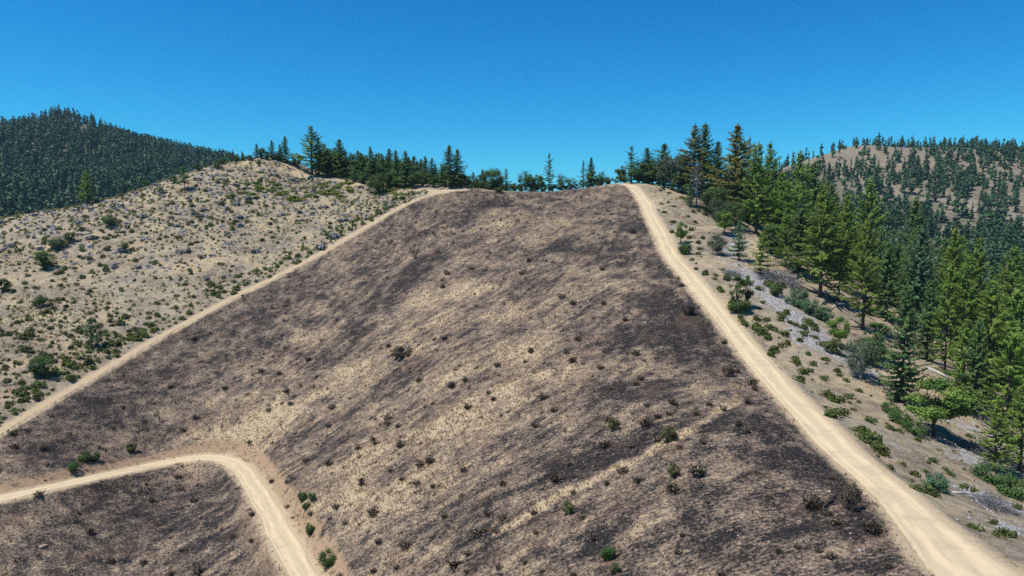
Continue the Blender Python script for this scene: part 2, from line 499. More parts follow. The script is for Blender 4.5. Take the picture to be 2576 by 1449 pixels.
def ground_material():
    g = NT('hillside_ground')
    pat = g.attr('pat'); burn = g.attr('burn'); rd = g.attr('roadd'); scree = g.attr('scree'); cut = g.attr('cut'); far = g.attr('far')
    nf = g.noise(2.8, 6, .70); nm = g.noise(.55, 3, .55); nl = g.noise(.09, 3, .5); nt = g.noise(7.5, 2, .6)
    # burnt ground
    mp = g.new('ShaderNodeMapping'); mp.inputs['Rotation'].default_value = (0, 0, -.42); mp.inputs['Scale'].default_value = (.22, 1, .35)
    g.put(mp.inputs['Vector'], g.pos())
    ns = g.noise(3.2, 5, .7, vec=mp.outputs[0])
    p = g.math('ADD', pat, g.math('MULTIPLY', g.math('SUBTRACT', nf, .5), 2.1))
    p = g.math('ADD', p, g.math('MULTIPLY', g.math('SUBTRACT', nt, .5), .8))
    p = g.math('ADD', p, g.math('MULTIPLY', g.math('MULTIPLY', g.math('SUBTRACT', ns, .5), 1.15), g.attr('rf')))
    p = g.math('ADD', p, g.math('MULTIPLY', g.math('SUBTRACT', nm, .5), .80))
    burnt = g.ramp(p, [(.05, (.017, .015, .015)), (.28, (.040, .034, .031)), (.33, (.102, .078, .062)), (.52, (.172, .126, .094)), (.66, (.232, .172, .120)), (.76, (.335, .256, .166)), (1.0, (.43, .335, .21))])
    warm = g.step(g.noise(.16, 2, .5), .52, .72)
    burnt = g.mix(g.math('MULTIPLY', warm, .35), burnt, g.mix(.5, burnt, (.20, .115, .07)))
    ash = g.math('MULTIPLY', g.step(nt, .66, .76), g.step(p, .5, .25))
    burnt = g.mix(g.math('MULTIPLY', ash, .55), burnt, (.36, .36, .38))
    # unburnt dry slope
    q = g.math('ADD', nl, g.math('MULTIPLY', g.math('SUBTRACT', nm, .5), 1.0))
    q = g.math('ADD', q, g.math('MULTIPLY', g.math('SUBTRACT', nf, .5), 1.0))
    dry = g.ramp(q, [(.22, (.15, .12, .085)), (.40, (.225, .185, .135)), (.52, (.29, .235, .16)), (.66, (.36, .29, .18)), (.85, (.43, .345, .20))])
    grey = g.step(g.noise(.06, 3, .6), .50, .66)
    dry = g.mix(g.math('MULTIPLY', grey, .65), dry, g.mix(.6, dry, (.225, .20, .18)))
    red = g.step(g.noise(.11, 2, .5), .58, .72)
    dry = g.mix(g.math('MULTIPLY', red, .35), dry, (.40, .27, .175))
    # scree
    vo = g.new('ShaderNodeTexVoronoi'); vo.inputs['Scale'].default_value = 3.2; g.put(vo.inputs['Vector'], g.pos())
    vc = g.new('ShaderNodeSeparateColor'); g.t.links.new(vo.outputs['Color'], vc.inputs[0])
    stone = g.ramp(vc.outputs[0], [(0, (.15, .145, .15)), (.5, (.28, .275, .28)), (1, (.42, .415, .42))])
    sm = g.step(g.math('ADD', scree, g.math('MULTIPLY', g.math('SUBTRACT', nm, .5), 2.6)), .40, .7)
    dry = g.mix(g.math('MULTIPLY', sm, .78), dry, stone)
    # far slopes
    fq = g.math('ADD', g.noise(.012, 4, .6), g.math('MULTIPLY', g.math('SUBTRACT', nl, .5), .6))
    farc = g.ramp(fq, [(.34, (.060, .072, .042)), (.50, (.105, .100, .066)), (.62, (.19, .16, .12)), (.78, (.27, .225, .175))])
    farc = g.mix(g.attr('bald'), farc, g.mix(nl, (.15, .125, .085), (.25, .205, .15)))
    dry = g.mix(far, dry, farc)
    col = g.mix(burn, dry, burnt)
    # scraped cut bank above the contour road
    bank = g.mix(nf, (.22, .135, .085), (.44, .32, .20))
    col = g.mix(g.math('MULTIPLY', cut, g.step(nm, .25, .5)), col, bank)
    # dusty verge
    dust = g.math('SUBTRACT', 1.0, g.step(g.math('ADD', rd, g.math('MULTIPLY', g.math('SUBTRACT', nm, .5), 2.4)), .1, 1.5))
    col = g.mix(g.math('MULTIPLY', dust, .85), col, g.mix(nf, (.40, .305, .20), (.53, .425, .275)))
    h = g.math('ADD', g.math('MULTIPLY', nf, .7), g.math('MULTIPLY', nt, .35))
    return g.out(col, h, .35, .9)

def road_material(name='road_dirt', k=1.0):
    g = NT(name)
    a = g.attr('across'); n1 = g.noise(1.3, 4, .6); n2 = g.noise(.16, 2, .5); n3 = g.noise(6, 3, .6)
    aj = g.math('ADD', g.math('ABSOLUTE', a), g.math('MULTIPLY', g.math('SUBTRACT', n2, .5), .55))
    pt = g.noise(.35, 4, .65)
    cv = g.new('ShaderNodeCombineXYZ'); g.put(cv.inputs[0], g.math('MULTIPLY', a, 5.5)); g.put(cv.inputs[1], g.math('MULTIPLY', g.attr('along'), .10))
    rut = g.noise(1.0, 4, .6, vec=cv.outputs[0])
    track = g.math('SUBTRACT', 1.0, g.step(g.math('ABSOLUTE', g.math('SUBTRACT', aj, .46)), .08, .26))
    base = g.mix(n1, (.43, .34, .205), (.56, .45, .28))
    base = g.mix(g.math('MULTIPLY', g.math('SUBTRACT', 1.0, track), g.math('MULTIPLY', n2, .75)), base, (.42, .345, .245))
    base = g.mix(g.math('MULTIPLY', track, .45), base, (.60, .48, .305))
    base = g.mix(g.math('MULTIPLY', g.step(rut, .50, .66), .55), base, (.35, .285, .20))
    edge = g.step(g.math('ADD', g.math('ABSOLUTE', a), g.math('MULTIPLY', g.math('SUBTRACT', n1, .5), .45)), .82, 1.02)
    base = g.mix(g.math('MULTIPLY', g.step(pt, .5, .68), .55), base, (.36, .285, .19))
    base = g.mix(g.math('MULTIPLY', edge, .75), base, (.40, .30, .195))
    base = g.mix(g.math('MULTIPLY', g.step(n3, .62, .72), .35), base, (.32, .25, .17))
    base = g.mix(1.0 - k, base, (.20, .13, .08))
    return g.out(base, g.math('ADD', n1, g.math('MULTIPLY', n3, .5)), .08, .5)

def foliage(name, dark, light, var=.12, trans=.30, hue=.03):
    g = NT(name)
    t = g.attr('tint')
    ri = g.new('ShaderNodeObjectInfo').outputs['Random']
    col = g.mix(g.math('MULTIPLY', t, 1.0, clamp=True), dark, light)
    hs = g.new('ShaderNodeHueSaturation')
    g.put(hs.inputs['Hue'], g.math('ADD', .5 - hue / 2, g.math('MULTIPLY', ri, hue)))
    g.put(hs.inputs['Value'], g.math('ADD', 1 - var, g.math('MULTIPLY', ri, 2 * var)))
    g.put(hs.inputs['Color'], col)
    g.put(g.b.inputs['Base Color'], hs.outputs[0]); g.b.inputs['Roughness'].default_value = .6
    if trans > 0:
        tr = g.new('ShaderNodeBsdfTranslucent'); g.t.links.new(hs.outputs[0], tr.inputs[0])
        mx = g.new('ShaderNodeMixShader'); mx.inputs[0].default_value = trans
        g.t.links.new(g.b.outputs[0], mx.inputs[1]); g.t.links.new(tr.outputs[0], mx.inputs[2])
        g.t.links.new(mx.outputs[0], g.n['Material Output'].inputs[0])
    return g.m

def plain(name, a, b, scale=3.0, rough=.9, bump=.03):
    g = NT(name); n = g.noise(scale, 4, .6, vec=g.new('ShaderNodeTexCoord').outputs['Object'])
    t = g.attr('tint')
    g.b.inputs['Roughness'].default_value = rough
    return g.out(g.mix(g.math('ADD', g.math('MULTIPLY', n, .6), g.math('MULTIPLY', t, .4), clamp=True), a, b), n, bump, .6)

M = dict(
 ground=ground_material(), road=road_material(), track=road_material('track_dirt', .62),
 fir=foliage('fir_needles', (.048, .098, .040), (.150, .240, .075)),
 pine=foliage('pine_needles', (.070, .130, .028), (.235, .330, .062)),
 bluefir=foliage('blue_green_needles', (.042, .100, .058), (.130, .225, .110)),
 olive=foliage('olive_needles', (.095, .105, .030), (.240, .225, .062)),
 farfir=foliage('distant_needles', (.022, .060, .030), (.068, .130, .050), trans=.1),
 oak=foliage('oak_leaves', (.038, .080, .026), (.130, .205, .052)),
 oakgrey=foliage('grey_green_leaves', (.060, .088, .052), (.145, .180, .105)),
 shrub=foliage('shrub_leaves', (.066, .076, .030), (.200, .200, .075), .2),
 shrubgreen=foliage('bright_shrub_leaves', (.060, .092, .020), (.190, .230, .055), .15),
 mound=foliage('olive_mound_leaves', (.040, .062, .016), (.135, .165, .042), .15),
 mat=foliage('bright_mat_leaves', (.085, .125, .018), (.26, .31, .060), .12),
 brush=foliage('grey_brush_twigs', (.10, .10, .11), (.25, .25, .265), .12, 0),
 burnt=foliage('scorched_twigs', (.024, .020, .018), (.185, .138, .092), .35, 0),
 straw=foliage('dry_grass', (.27, .20, .11), (.50, .395, .22), .1, .15),
 stubble=foliage('charred_stubble', (.030, .027, .028), (.23, .175, .125), .1, 0),
 bark=plain('bark', (.045, .034, .028), (.14, .105, .082), 4),
 greywood=plain('weathered_wood', (.22, .21, .205), (.52, .505, .48), 5),
 char=plain('charred_wood', (.012, .011, .011), (.06, .052, .048), 5),
 rock=plain('pale_rock', (.22, .16, .115), (.42, .33, .24), 4, .85, .06),
 grock=plain('grey_rock', (.15, .147, .15), (.42, .415, .415), 4, .85, .05),
)

# ------------------------------------------------------------------ terrain sheet
def stretch(a, b, lo, hi, d, grow):
    xs = list(np.arange(a, b, d)); s = d; x = xs[-1]
    while x < hi:
        s = min(s * grow, 60); x += s; xs.append(x)
    s = d; x = a; pre = []
    while x > lo:
        s = min(s * grow, 60); x -= s; pre.append(x)
    return np.array(pre[::-1] + xs)
xs = stretch(-70, 44, -3400, 3400, .5, 1.032)
ys = stretch(44, 140, -1500, 4500, .5, 1.014)
XX, YY = np.meshgrid(xs, ys)
ZZ, RD, WH, ZN = H(XX, YY, under=True, info=True)
bm = burn_mask(XX, YY).astype(float)
burn_hard = bm > .5
bp = np.pad(bm, 1, mode='edge')
bm = (bp[1:-1, 1:-1] * 2 + bp[:-2, 1:-1] + bp[2:, 1:-1] + bp[1:-1, :-2] + bp[1:-1, 2:]) / 6
pt = pattern(XX, YY)
sc_ = np.clip(blob_sum(XX, YY, SCREE), 0, 1)
cutm = ((WH == 1) & (ZN > ZZ + .15) & (RD < 3.2) & (RD > -.3)).astype(float)
cutm = np.maximum(cutm, .35 * (WH == 1) * (1 - smooth(1.5, 4, RD)) * (XX > -50))
farm = smooth(380, 480, YY + np.maximum(0, np.abs(XX) - 180) * .8)
BARE = blobs([(735,425,5,6,1),(720,415,5,6,1),(755,436,5,5,1),(700,425,5,6,.8),(680,445,6,6,.5)])
RD = np.where(RD > -.2, np.maximum(-.1, RD - 9 * blob_sum(XX, YY, BARE)), RD)
attrs = dict(bald=smooth(200, 420, XX) * smooth(700, 1000, YY) * .8, rf=lic_at(XX, YY, LRF), pat=pt, burn=bm, roadd=np.clip(RD, -5, 20), scree=sc_, cut=cutm, far=farm)
print('terrain', XX.shape)

ny, nx = XX.shape
vid = np.arange(ny * nx).reshape(ny, nx)
Q = np.stack([vid[:-1, :-1], vid[:-1, 1:], vid[1:, 1:], vid[1:, :-1]], -1).reshape(-1, 4)
cxm = .25 * (XX[:-1, :-1] + XX[:-1, 1:] + XX[1:, 1:] + XX[1:, :-1]).ravel()
cym = .25 * (YY[:-1, :-1] + YY[:-1, 1:] + YY[1:, 1:] + YY[1:, :-1]).ravel()
isburn = burn_hard[:-1, :-1].ravel()
isfar = cym > 430
isleft = side_left(cxm, cym)
VALL = np.stack([XX, YY, ZZ], -1).reshape(-1, 3)
region = np.where(isfar, np.where(cxm < 120, 3, 4), np.where(isburn, 0, np.where(isleft | (cxm < -20), 1, 2)))
for k, (nm, lab) in enumerate([
    ('burnt_slope', 'burnt brown and black hillside with straw patches between the two roads'),
    ('dry_grass_slope', 'unburnt tan slope dotted with shrubs left of the fire line'),
    ('wooded_slope', 'sandy shoulder and wooded slope right of the ridge road'),
    ('far_mountain', 'dark forested mountain on the left horizon'),
    ('far_hill', 'tan hill with scattered trees on the right horizon')]):
    q = Q[region == k]
    u, inv = np.unique(q, return_inverse=True)
    me = new_mesh(nm, VALL[u], inv.reshape(-1, 4), None, {a: v.ravel()[u] for a, v in attrs.items()}, True)
    tag(link(nm, me, M['ground']), lab, kind='structure')

# ------------------------------------------------------------------ roads
def road_strip(name, r, label, i):
    c = r['c']; n = len(c); K = 15
    d = np.gradient(c, axis=0); d /= np.linalg.norm(d, axis=1)[:, None]
    nrm = np.stack([d[:, 1], -d[:, 0]], -1)
    a = np.linspace(-1, 1, K)
    s = np.arange(n) * 1.5
    hl = r['half'] * (1 + .30 * (vnoise(s, s * 0 + i * 7, 7, 31) - .5) + .10 * (vnoise(s, s * 0 + 3, 2.2, 33) - .5))
    hr = r['half'] * (1 + .30 * (vnoise(s, s * 0 + i * 9 + 50, 7, 32) - .5) + .10 * (vnoise(s, s * 0 + 9, 2.2, 34) - .5))
    off = np.where(a[None] < 0, a[None] * hl[:, None], a[None] * hr[:, None])
    XY = c[:, None] + nrm[:, None] * off[..., None]
    prof = 0.05 - 0.05 * np.exp(-((np.abs(a) - .46) / .16) ** 2) + .04 * np.exp(-((np.abs(a) - .86) / .08) ** 2)
    prof[0] = prof[-1] = -.22
    Z = r['z'][:, None] + prof[None] + .02 + (vnoise(XY[..., 0], XY[..., 1], 1.7, 40) - .5) * .05
    V = np.concatenate([XY, Z[..., None]], -1).reshape(-1, 3)
    idx = np.arange(n * K).reshape(n, K)
    q = np.stack([idx[:-1, :-1], idx[:-1, 1:], idx[1:, 1:], idx[1:, :-1]], -1).reshape(-1, 4)
    me = new_mesh(name, V, q, None, {'across': np.broadcast_to(a, (n, K)).ravel(), 'along': np.repeat(s, K)}, True)
    tag(link(name, me, M['road' if i < 2 else 'track']), label, kind='structure')
for i, (nm, lab) in enumerate([
    ('ridge_road', 'pale dirt road climbing the ridge on the right to the skyline'),
    ('contour_road', 'pale dirt road bending sharply across the lower left burnt slope'),
    ('fire_line', 'narrow scraped dirt track along the edge of the burnt slope'),
    ('crest_track', 'thin pale track along the crest to the left summit')]):
    road_strip(nm, ROADS[i], lab, i)

# ------------------------------------------------------------------ plant shapes
def unit(v): return v / (np.linalg.norm(v, axis=-1, keepdims=True) + 1e-9)

def make_conifer(seed, Hh=20., base=.1, R=3.4, nb=130, style='fir', sparse=1.0, spread=1.0, broken=0.0):
    r = np.random.default_rng(seed)
    tr = MB(); cr = MB()
    k = 9
    hz = np.linspace(0, 1, k)
    wob = np.cumsum(r.normal(0, .05, (k, 2)), 0) * hz[:, None]
    pts = np.concatenate([wob, (hz * Hh * .985)[:, None]], 1); pts[0, 2] = -.6
    tr.tube(pts, (.0145 * Hh * (1 - hz) ** .85 + .025) * (1 + .5 * np.exp(-hz * 26)), 7, .5)
    P_, D_, S_, L_, W_, A_ = [], [], [], [], [], []
    ph = r.random(6) * 6.28
    for i in range(nb):
        nw = max(9, int(Hh * (1.25 if style == 'fir' else .85)))
        rel = (i + r.random()) / nb
        rel = np.clip((math.floor(rel * nw) + .5 + r.normal(0, .17)) / nw, 0.002, .998) ** (.92 if style == 'fir' else 1.0)
        h = base + (1 - base) * rel
        if style == 'fir':
            prof = (1 - rel) ** .78 * min(1, .55 + rel * 4) + .03
        elif style == 'pine':
            prof = (1 - rel ** 1.45) ** .95 * min(1, .55 + rel * 2.4) * 1.0 + .05
        else:
            prof = (1 - rel) ** .9 * min(1, .4 + rel * 3) + .03
        az = i * 2.39996 + r.normal(0, .35)
        lump = 1 + .34 * math.sin(az + ph[0] + rel * 5) * math.sin(rel * 13 + ph[1]) + .22 * math.sin(2 * az + ph[2]) * math.sin(rel * 29 + ph[3])
        L = R * prof * (.50 + .80 * r.random()) * lump * spread
        if r.random() < broken: L *= .35
        L = max(L, .25)
        el = -.30 + .75 * rel + r.normal(0, .10) if style != 'pine' else -.12 + .75 * rel + r.normal(0, .2)
        o = np.array([np.interp(h, hz, pts[:, 0]), np.interp(h, hz, pts[:, 1]), h * Hh * .985])
        dv = np.array([math.cos(az) * math.cos(el), math.sin(az) * math.cos(el), math.sin(el)])
        tip = o + dv * L + np.array([0, 0, (.16 if style != 'pine' else .10) * L])
        mid = o + dv * L * .55
        if L > .7:
            tr.tube([o, mid, tip], [.012 * L + .02, .009 * L + .012, .006], 3, .5, cap=False)
        if r.random() > sparse: 
            continue
        n = max(2, int(L / .40))
        f = np.linspace(.16 if style != 'pine' else .34, 1.0, n)
        pp = np.where(f[:, None] < .55, o + (mid - o) * (f[:, None] / .55), mid + (tip - mid) * ((f[:, None] - .55) / .45))
        m = 9 if style != 'pine' else 11
        pp = np.repeat(pp, m, 0) + r.normal(0, .07, (n * m, 3))
        ang = r.normal(0, .75 if style != 'pine' else 1.1, n * m)
        dd = np.stack([np.cos(az + ang), np.sin(az + ang), (r.normal(-.06, .22, n * m) if style != 'pine' else r.normal(.12, .35, n * m))], -1)
        dd = unit(dd)
        nrm = unit(np.array([math.cos(az) * .55, math.sin(az) * .55, .75]) + r.normal(0, .42, (n * m, 3)))
        dd = unit(dd - nrm * (dd * nrm).sum(-1, keepdims=True))
        sd = np.cross(dd, nrm)
        ff = np.repeat(f, m)
        ll = (.30 + .38 * r.random(n * m)) * (1.05 - .30 * ff) * (Hh / 20) ** .35 * (1.0 if style != 'pine' else .85)
        P_.append(pp); D_.append(dd); S_.append(sd); L_.append(ll); W_.append(ll * (.23 + .1 * r.random(n * m)))
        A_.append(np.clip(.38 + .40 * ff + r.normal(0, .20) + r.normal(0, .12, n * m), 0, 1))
    # leader tuft
    n = 14
    hh = Hh * (.95 + .06 * r.random(n))
    P_.append(np.stack([r.normal(0, .06, n), r.normal(0, .06, n), hh], -1))
    D_.append(unit(np.stack([r.normal(0, .5, n), r.normal(0, .5, n), np.ones(n) * .7], -1)))
    S_.append(unit(r.normal(0, 1, (n, 3)))); L_.append(np.full(n, .5)); W_.append(np.full(n, .12)); A_.append(np.full(n, .6))
    cr.kites(np.vstack(P_), np.vstack(D_), np.vstack(S_), np.concatenate(L_), np.concatenate(W_), np.concatenate(A_))
    return tr, cr

def make_broadleaf(seed, Hh=8., W=4., nl=26, per=95, leaf=.34, trunkh=.28, airy=0.0, stems=1):
    r = np.random.default_rng(seed)
    tr = MB(); cr = MB()
    zc = Hh * (trunkh + 1) / 2; rz = Hh * (1 - trunkh) / 2
    fork = np.array([r.normal(0, .15), r.normal(0, .15), Hh * trunkh * 1.15])
    for s_ in range(stems):
        b = np.array([r.normal(0, .25 * (stems > 1)), r.normal(0, .25 * (stems > 1)), -.4])
        tr.tube([b, (b + fork) / 2 + r.normal(0, .08, 3), fork], [.034 * Hh / stems ** .5, .026 * Hh / stems ** .5, .02 * Hh], 7, .5)
    for i in range(nl):
        while True:
            q = r.uniform(-1, 1, 3)
            if .12 < np.linalg.norm(q) < 1: break
        q = q / np.linalg.norm(q) * (np.linalg.norm(q) ** .55)
        lop = 1 + .18 * math.sin(3 * math.atan2(q[1], q[0]) + seed)
        c = np.array([q[0] * W * .5 * lop, q[1] * W * .5 * lop, zc + q[2] * rz * .86])
        c[2] = max(c[2], Hh * trunkh * .8)
        mid = fork + (c - fork) * .5 + r.normal(0, .12 * W / 4, 3)
        tr.tube([fork, mid, c], [.011 * Hh, .006 * Hh, .012], 4, .5, cap=False)
        n = int(per * (.6 + .8 * r.random()))
        rr = (.11 + .13 * r.random()) * W
        v = unit(r.normal(0, 1, (n, 3)))
        rad = rr * (r.random(n) ** (.4 - .1 * airy)) * np.where(r.random(n) < .2 + airy, 1.35, 1)
        p = c + v * rad[:, None] * np.array([1, 1, .72])
        nrm = unit(v * .6 + unit(c - np.array([0, 0, zc * .7])) * .4 + np.array([0, 0, .45]) + r.normal(0, .45, (n, 3)))
        d = unit(np.cross(nrm, r.normal(0, 1, (n, 3))))
        sd = np.cross(d, nrm)
        l = leaf * (.6 + .8 * r.random(n))
        cr.kites(p, d, sd, l, l * .40, np.clip(.45 + r.normal(0, .18) + r.normal(0, .15, n), 0, 1))
    return tr, cr

def make_shrub(seed, n=110, leaf=.42, flat=.8, up=.3):
    """leafy dome with an uneven outline"""
    r = np.random.default_rng(seed)
    cr = MB()
    nl = 5
    cen = np.stack([r.normal(0, .24, nl), r.normal(0, .24, nl), np.zeros(nl)], -1); rad = r.uniform(.5, .85, nl)
    w = r.integers(0, nl, n)
    v = unit(r.normal(0, 1, (n, 3))); v[:, 2] = np.abs(v[:, 2])
    rr_ = rad[w] * (.72 + .34 * r.random(n))
    p = cen[w] + v * rr_[:, None] * np.array([1, 1, 1.75 * flat])
    d = unit(np.cross(v, r.normal(0, 1, (n, 3))) + v * .35 + np.array([0, 0, up]) * .5)
    sd = unit(np.cross(d, v + r.normal(0, .35, (n, 3))))
    l = leaf * (.6 + .8 * r.random(n))
    p = p - d * (l * .45)[:, None]; p[:, 2] = np.maximum(p[:, 2], -.05)
    cr.kites(p, d, sd, l, l * .42, np.clip(.5 + r.normal(0, .14, nl)[w] + r.normal(0, .16, n), 0, 1))
    return cr

def make_twigs(seed, n=70, h=1.0, w=.03, leafy=25):
    """scorched skeleton of a shrub: thin upright stems and a few curled leaves"""
    r = np.random.default_rng(seed)
    cr = MB()
    a = r.random(n) * 6.283; sp = r.random(n) ** .7 * .75
    p = np.stack([np.cos(a) * sp * .45, np.sin(a) * sp * .45, np.full(n, -.05)], -1)
    d = unit(np.stack([np.cos(a) * sp, np.sin(a) * sp, np.full(n, 1.0)], -1) + r.normal(0, .18, (n, 3)))
    sd = unit(np.cross(d, r.normal(0, 1, (n, 3))))
    l = h * (.5 + .6 * r.random(n))
    cr.kites(p, d, sd, l, np.full(n, w) * (.6 + .8 * r.random(n)), np.clip(.25 + r.normal(0, .2, n), 0, 1))
    if leafy:
        k = r.integers(0, n, leafy)
        q = p[k] + d[k] * (l[k] * (.5 + .5 * r.random(leafy)))[:, None]
        dd = unit(r.normal(0, 1, (leafy, 3)) + np.array([0, 0, .3]))
        sd = unit(np.cross(dd, r.normal(0, 1, (leafy, 3))))
        ll = .16 + .14 * r.random(leafy)
        cr.kites(q, dd, sd, ll, ll * .35, np.clip(.6 + r.normal(0, .25, leafy), 0, 1))
    return cr

def make_tuft(seed, n=5, h=.38, w=.035):
    r = np.random.default_rng(seed); V = []; T = []
    for i in range(n):
        a = r.random() * 6.283; s_ = r.random() * .6
        b = np.array([math.cos(a) * s_ * .5, math.sin(a) * s_ * .5, -.03])
        t = b + np.array([math.cos(a) * s_ + r.normal(0, .2), math.sin(a) * s_ + r.normal(0, .2), 1.0]) * h * (.6 + .6 * r.random())
        sd = np.array([-math.sin(a), math.cos(a), 0]) * w * 2
        V += [b - sd, b + sd, t]; T.append((3 * i, 3 * i + 1, 3 * i + 2))
    return np.array(V), np.zeros((0, 4), int), np.array(T), np.repeat(np.clip(.5 + r.normal(0, .25, n), 0, 1), 3)

def make_snag(seed, Hh=5., stems=1, spread=.35, nb=5, thick=.02):
    """bare tree: stems with forking branches"""
    r = np.random.default_rng(seed); tr = MB(); br = MB()
    for s_ in range(stems):
        az = r.random() * 6.28; ln = spread * (.4 + r.random()) * (stems > 1) + .06
        d = unit(np.array([math.cos(az) * ln, math.sin(az) * ln, 1.0]))
        k = 6; h = Hh * (.7 + .3 * r.random())
        pts = np.stack([d * h * t for t in np.linspace(0, 1, k)]) + np.cumsum(r.normal(0, .02 * h, (k, 3)), 0) * np.array([1, 1, .3])
        pts[0] = (r.normal(0, .12) * (stems > 1), r.normal(0, .12) * (stems > 1), -.35)
        tr.tube(pts, thick * Hh * np.linspace(1, .25, k), 6, .4)
        for b in range(nb):
            t = .3 + .65 * r.random(); o = pts[0] + np.array([np.interp(t, np.linspace(0, 1, k), pts[:, q] - pts[0, q]) for q in range(3)])
            a2 = r.random() * 6.28; L = h * (.16 + .2 * r.random()) * (1.2 - t * .6)
            e = o + np.array([math.cos(a2), math.sin(a2), .5 + .6 * r.random()]) * L
            m = (o + e) / 2 + r.normal(0, .08 * L, 3)
            br.tube([o, m, e], [thick * Hh * .4, thick * Hh * .25, .012], 4, .4, cap=False)
            for _ in range(3):
                t2 = .4 + .6 * r.random(); o2 = o + (e - o) * t2
                e2 = o2 + unit(r.normal(0, 1, 3) + np.array([0, 0, .5])) * L * .45
                br.tube([o2, e2], [thick * Hh * .16, .008], 3, .4, cap=False)
    return tr, br

def make_brushpile(seed, n=260, L=2.2):
    """heap of dead grey branches"""
    r = np.random.default_rng(seed); cr = MB()
    a = r.random(n) * 6.28; rad = r.random(n) ** .6
    p = np.stack([np.cos(a) * rad * 1.0, np.sin(a) * rad * .8, .05 + .75 * (1 - rad ** 2) * r.random(n)], -1)
    d = unit(np.stack([np.cos(a + r.normal(0, 1, n)), np.sin(a + r.normal(0, 1, n)), r.normal(.15, .35, n)], -1))
    for i in range(n):
        l = (.35 + .6 * r.random()) * L / 2.2
        e = p[i] + d[i] * l; e[2] = max(e[2], .02)
        m = (p[i] + e) / 2 + r.normal(0, .06, 3)
        cr.tube([p[i], m, e], [.022, .016, .006], 3, np.clip(.5 + r.normal(0, .25), 0, 1), cap=False)
    return cr

def make_rock(seed, sx=1., sy=.8, sz=.6):
    r = np.random.default_rng(seed)
    t = (1 + 5 ** .5) / 2
    V = np.array([(-1, t, 0), (1, t, 0), (-1, -t, 0), (1, -t, 0), (0, -1, t), (0, 1, t), (0, -1, -t), (0, 1, -t), (t, 0, -1), (t, 0, 1), (-t, 0, -1), (-t, 0, 1)], float) / 1.9
    T = np.array([(0,11,5),(0,5,1),(0,1,7),(0,7,10),(0,10,11),(1,5,9),(5,11,4),(11,10,2),(10,7,6),(7,1,8),(3,9,4),(3,4,2),(3,2,6),(3,6,8),(3,8,9),(4,9,5),(2,4,11),(6,2,10),(8,6,7),(9,8,1)])
    V = V * (1 + r.normal(0, .16, (12, 3))) * np.array([sx, sy, sz])
    return V, np.zeros((0, 4), int), T, np.full(12, .5)

# ------------------------------------------------------------------ things: trees from the photograph
def empty(name, loc, rz=0., s=1.):
    o = bpy.data.objects.new(name, None); COL.objects.link(o)
    o.empty_display_size = .5
    o.location = loc; o.rotation_euler = (0, 0, rz); o.scale = (s, s, s) if np.isscalar(s) else s
    return o

PROTO = {}
def proto(key, fn, mats, names, h):
    tr, cr = fn
    PROTO[key] = dict(parts=[(names[0], tr.mesh(key + '_wood', True), mats[0]), (names[1], cr.mesh(key + '_crown'), mats[1])], h=h, arr=(tr.arrays(), cr.arrays()))
for s_ in range(4):
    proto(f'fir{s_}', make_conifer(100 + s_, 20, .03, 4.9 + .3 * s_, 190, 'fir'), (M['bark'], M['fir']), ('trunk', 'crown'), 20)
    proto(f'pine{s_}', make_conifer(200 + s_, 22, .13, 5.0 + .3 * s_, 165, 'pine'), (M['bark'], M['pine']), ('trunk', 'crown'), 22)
for s_ in range(2):
    proto(f'bluefir{s_}', make_conifer(300 + s_, 20, .08, 5.4, 150, 'fir', .92, 1.05), (M['bark'], M['bluefir']), ('trunk', 'crown'), 20)
    proto(f'olive{s_}', make_conifer(350 + s_, 22, .06, 4.9, 235, 'pine'), (M['bark'], M['olive']), ('trunk', 'crown'), 22)
    proto(f'sparse{s_}', make_conifer(400 + s_, 16, .08, 4.0, 78, 'fir', .95, 1.1, .15), (M['bark'], M['fir']), ('trunk', 'crown'), 16)
    proto(f'young{s_}', make_conifer(450 + s_, 8, .10, 2.4, 100, 'fir'), (M['bark'], M['pine' if s_ else 'bluefir']), ('trunk', 'crown'), 8)
    proto(f'dead{s_}', make_conifer(500 + s_, 18, .08, 4.0, 130, 'fir', .5), (M['greywood'], M['brush']), ('trunk', 'bare_branches'), 18)
    proto(f'small{s_}', make_conifer(550 + s_, 7, .28, 2.3, 80, 'pine'), (M['bark'], M['fir']), ('trunk', 'crown'), 7)
    proto(f'slim{s_}', make_broadleaf(600 + s_, 10, 3.6, 30, 120, .28, .12, .1), (M['bark'], M['oak']), ('trunk', 'crown'), 10)
for s_ in range(4):
    proto(f'oak{s_}', make_broadleaf(700 + s_, 9, 8.6, 30, 230, .34, .12, .1), (M['bark'], M['oak']), ('trunk', 'crown'), 9)
    proto(f'round{s_}', make_broadleaf(720 + s_, 9, 6.4, 26, 220, .34, .03, .1), (M['bark'], M['oak']), ('trunk', 'crown'), 9)
for s_ in range(2):
    proto(f'airy{s_}', make_broadleaf(740 + s_, 9, 6.0, 26, 85, .32, .14, .25), (M['bark'], M['oak']), ('trunk', 'crown'), 9)
    proto(f'greyoak{s_}', make_broadleaf(760 + s_, 9, 7.0, 36, 140, .30, .12, .15), (M['greywood'], M['oakgrey']), ('trunk', 'crown'), 9)
    proto(f'mixed{s_}', make_broadleaf(780 + s_, 11, 7.4, 24, 280, .36, .24, .1), (M['bark'], M['pine']), ('trunk', 'crown'), 11)

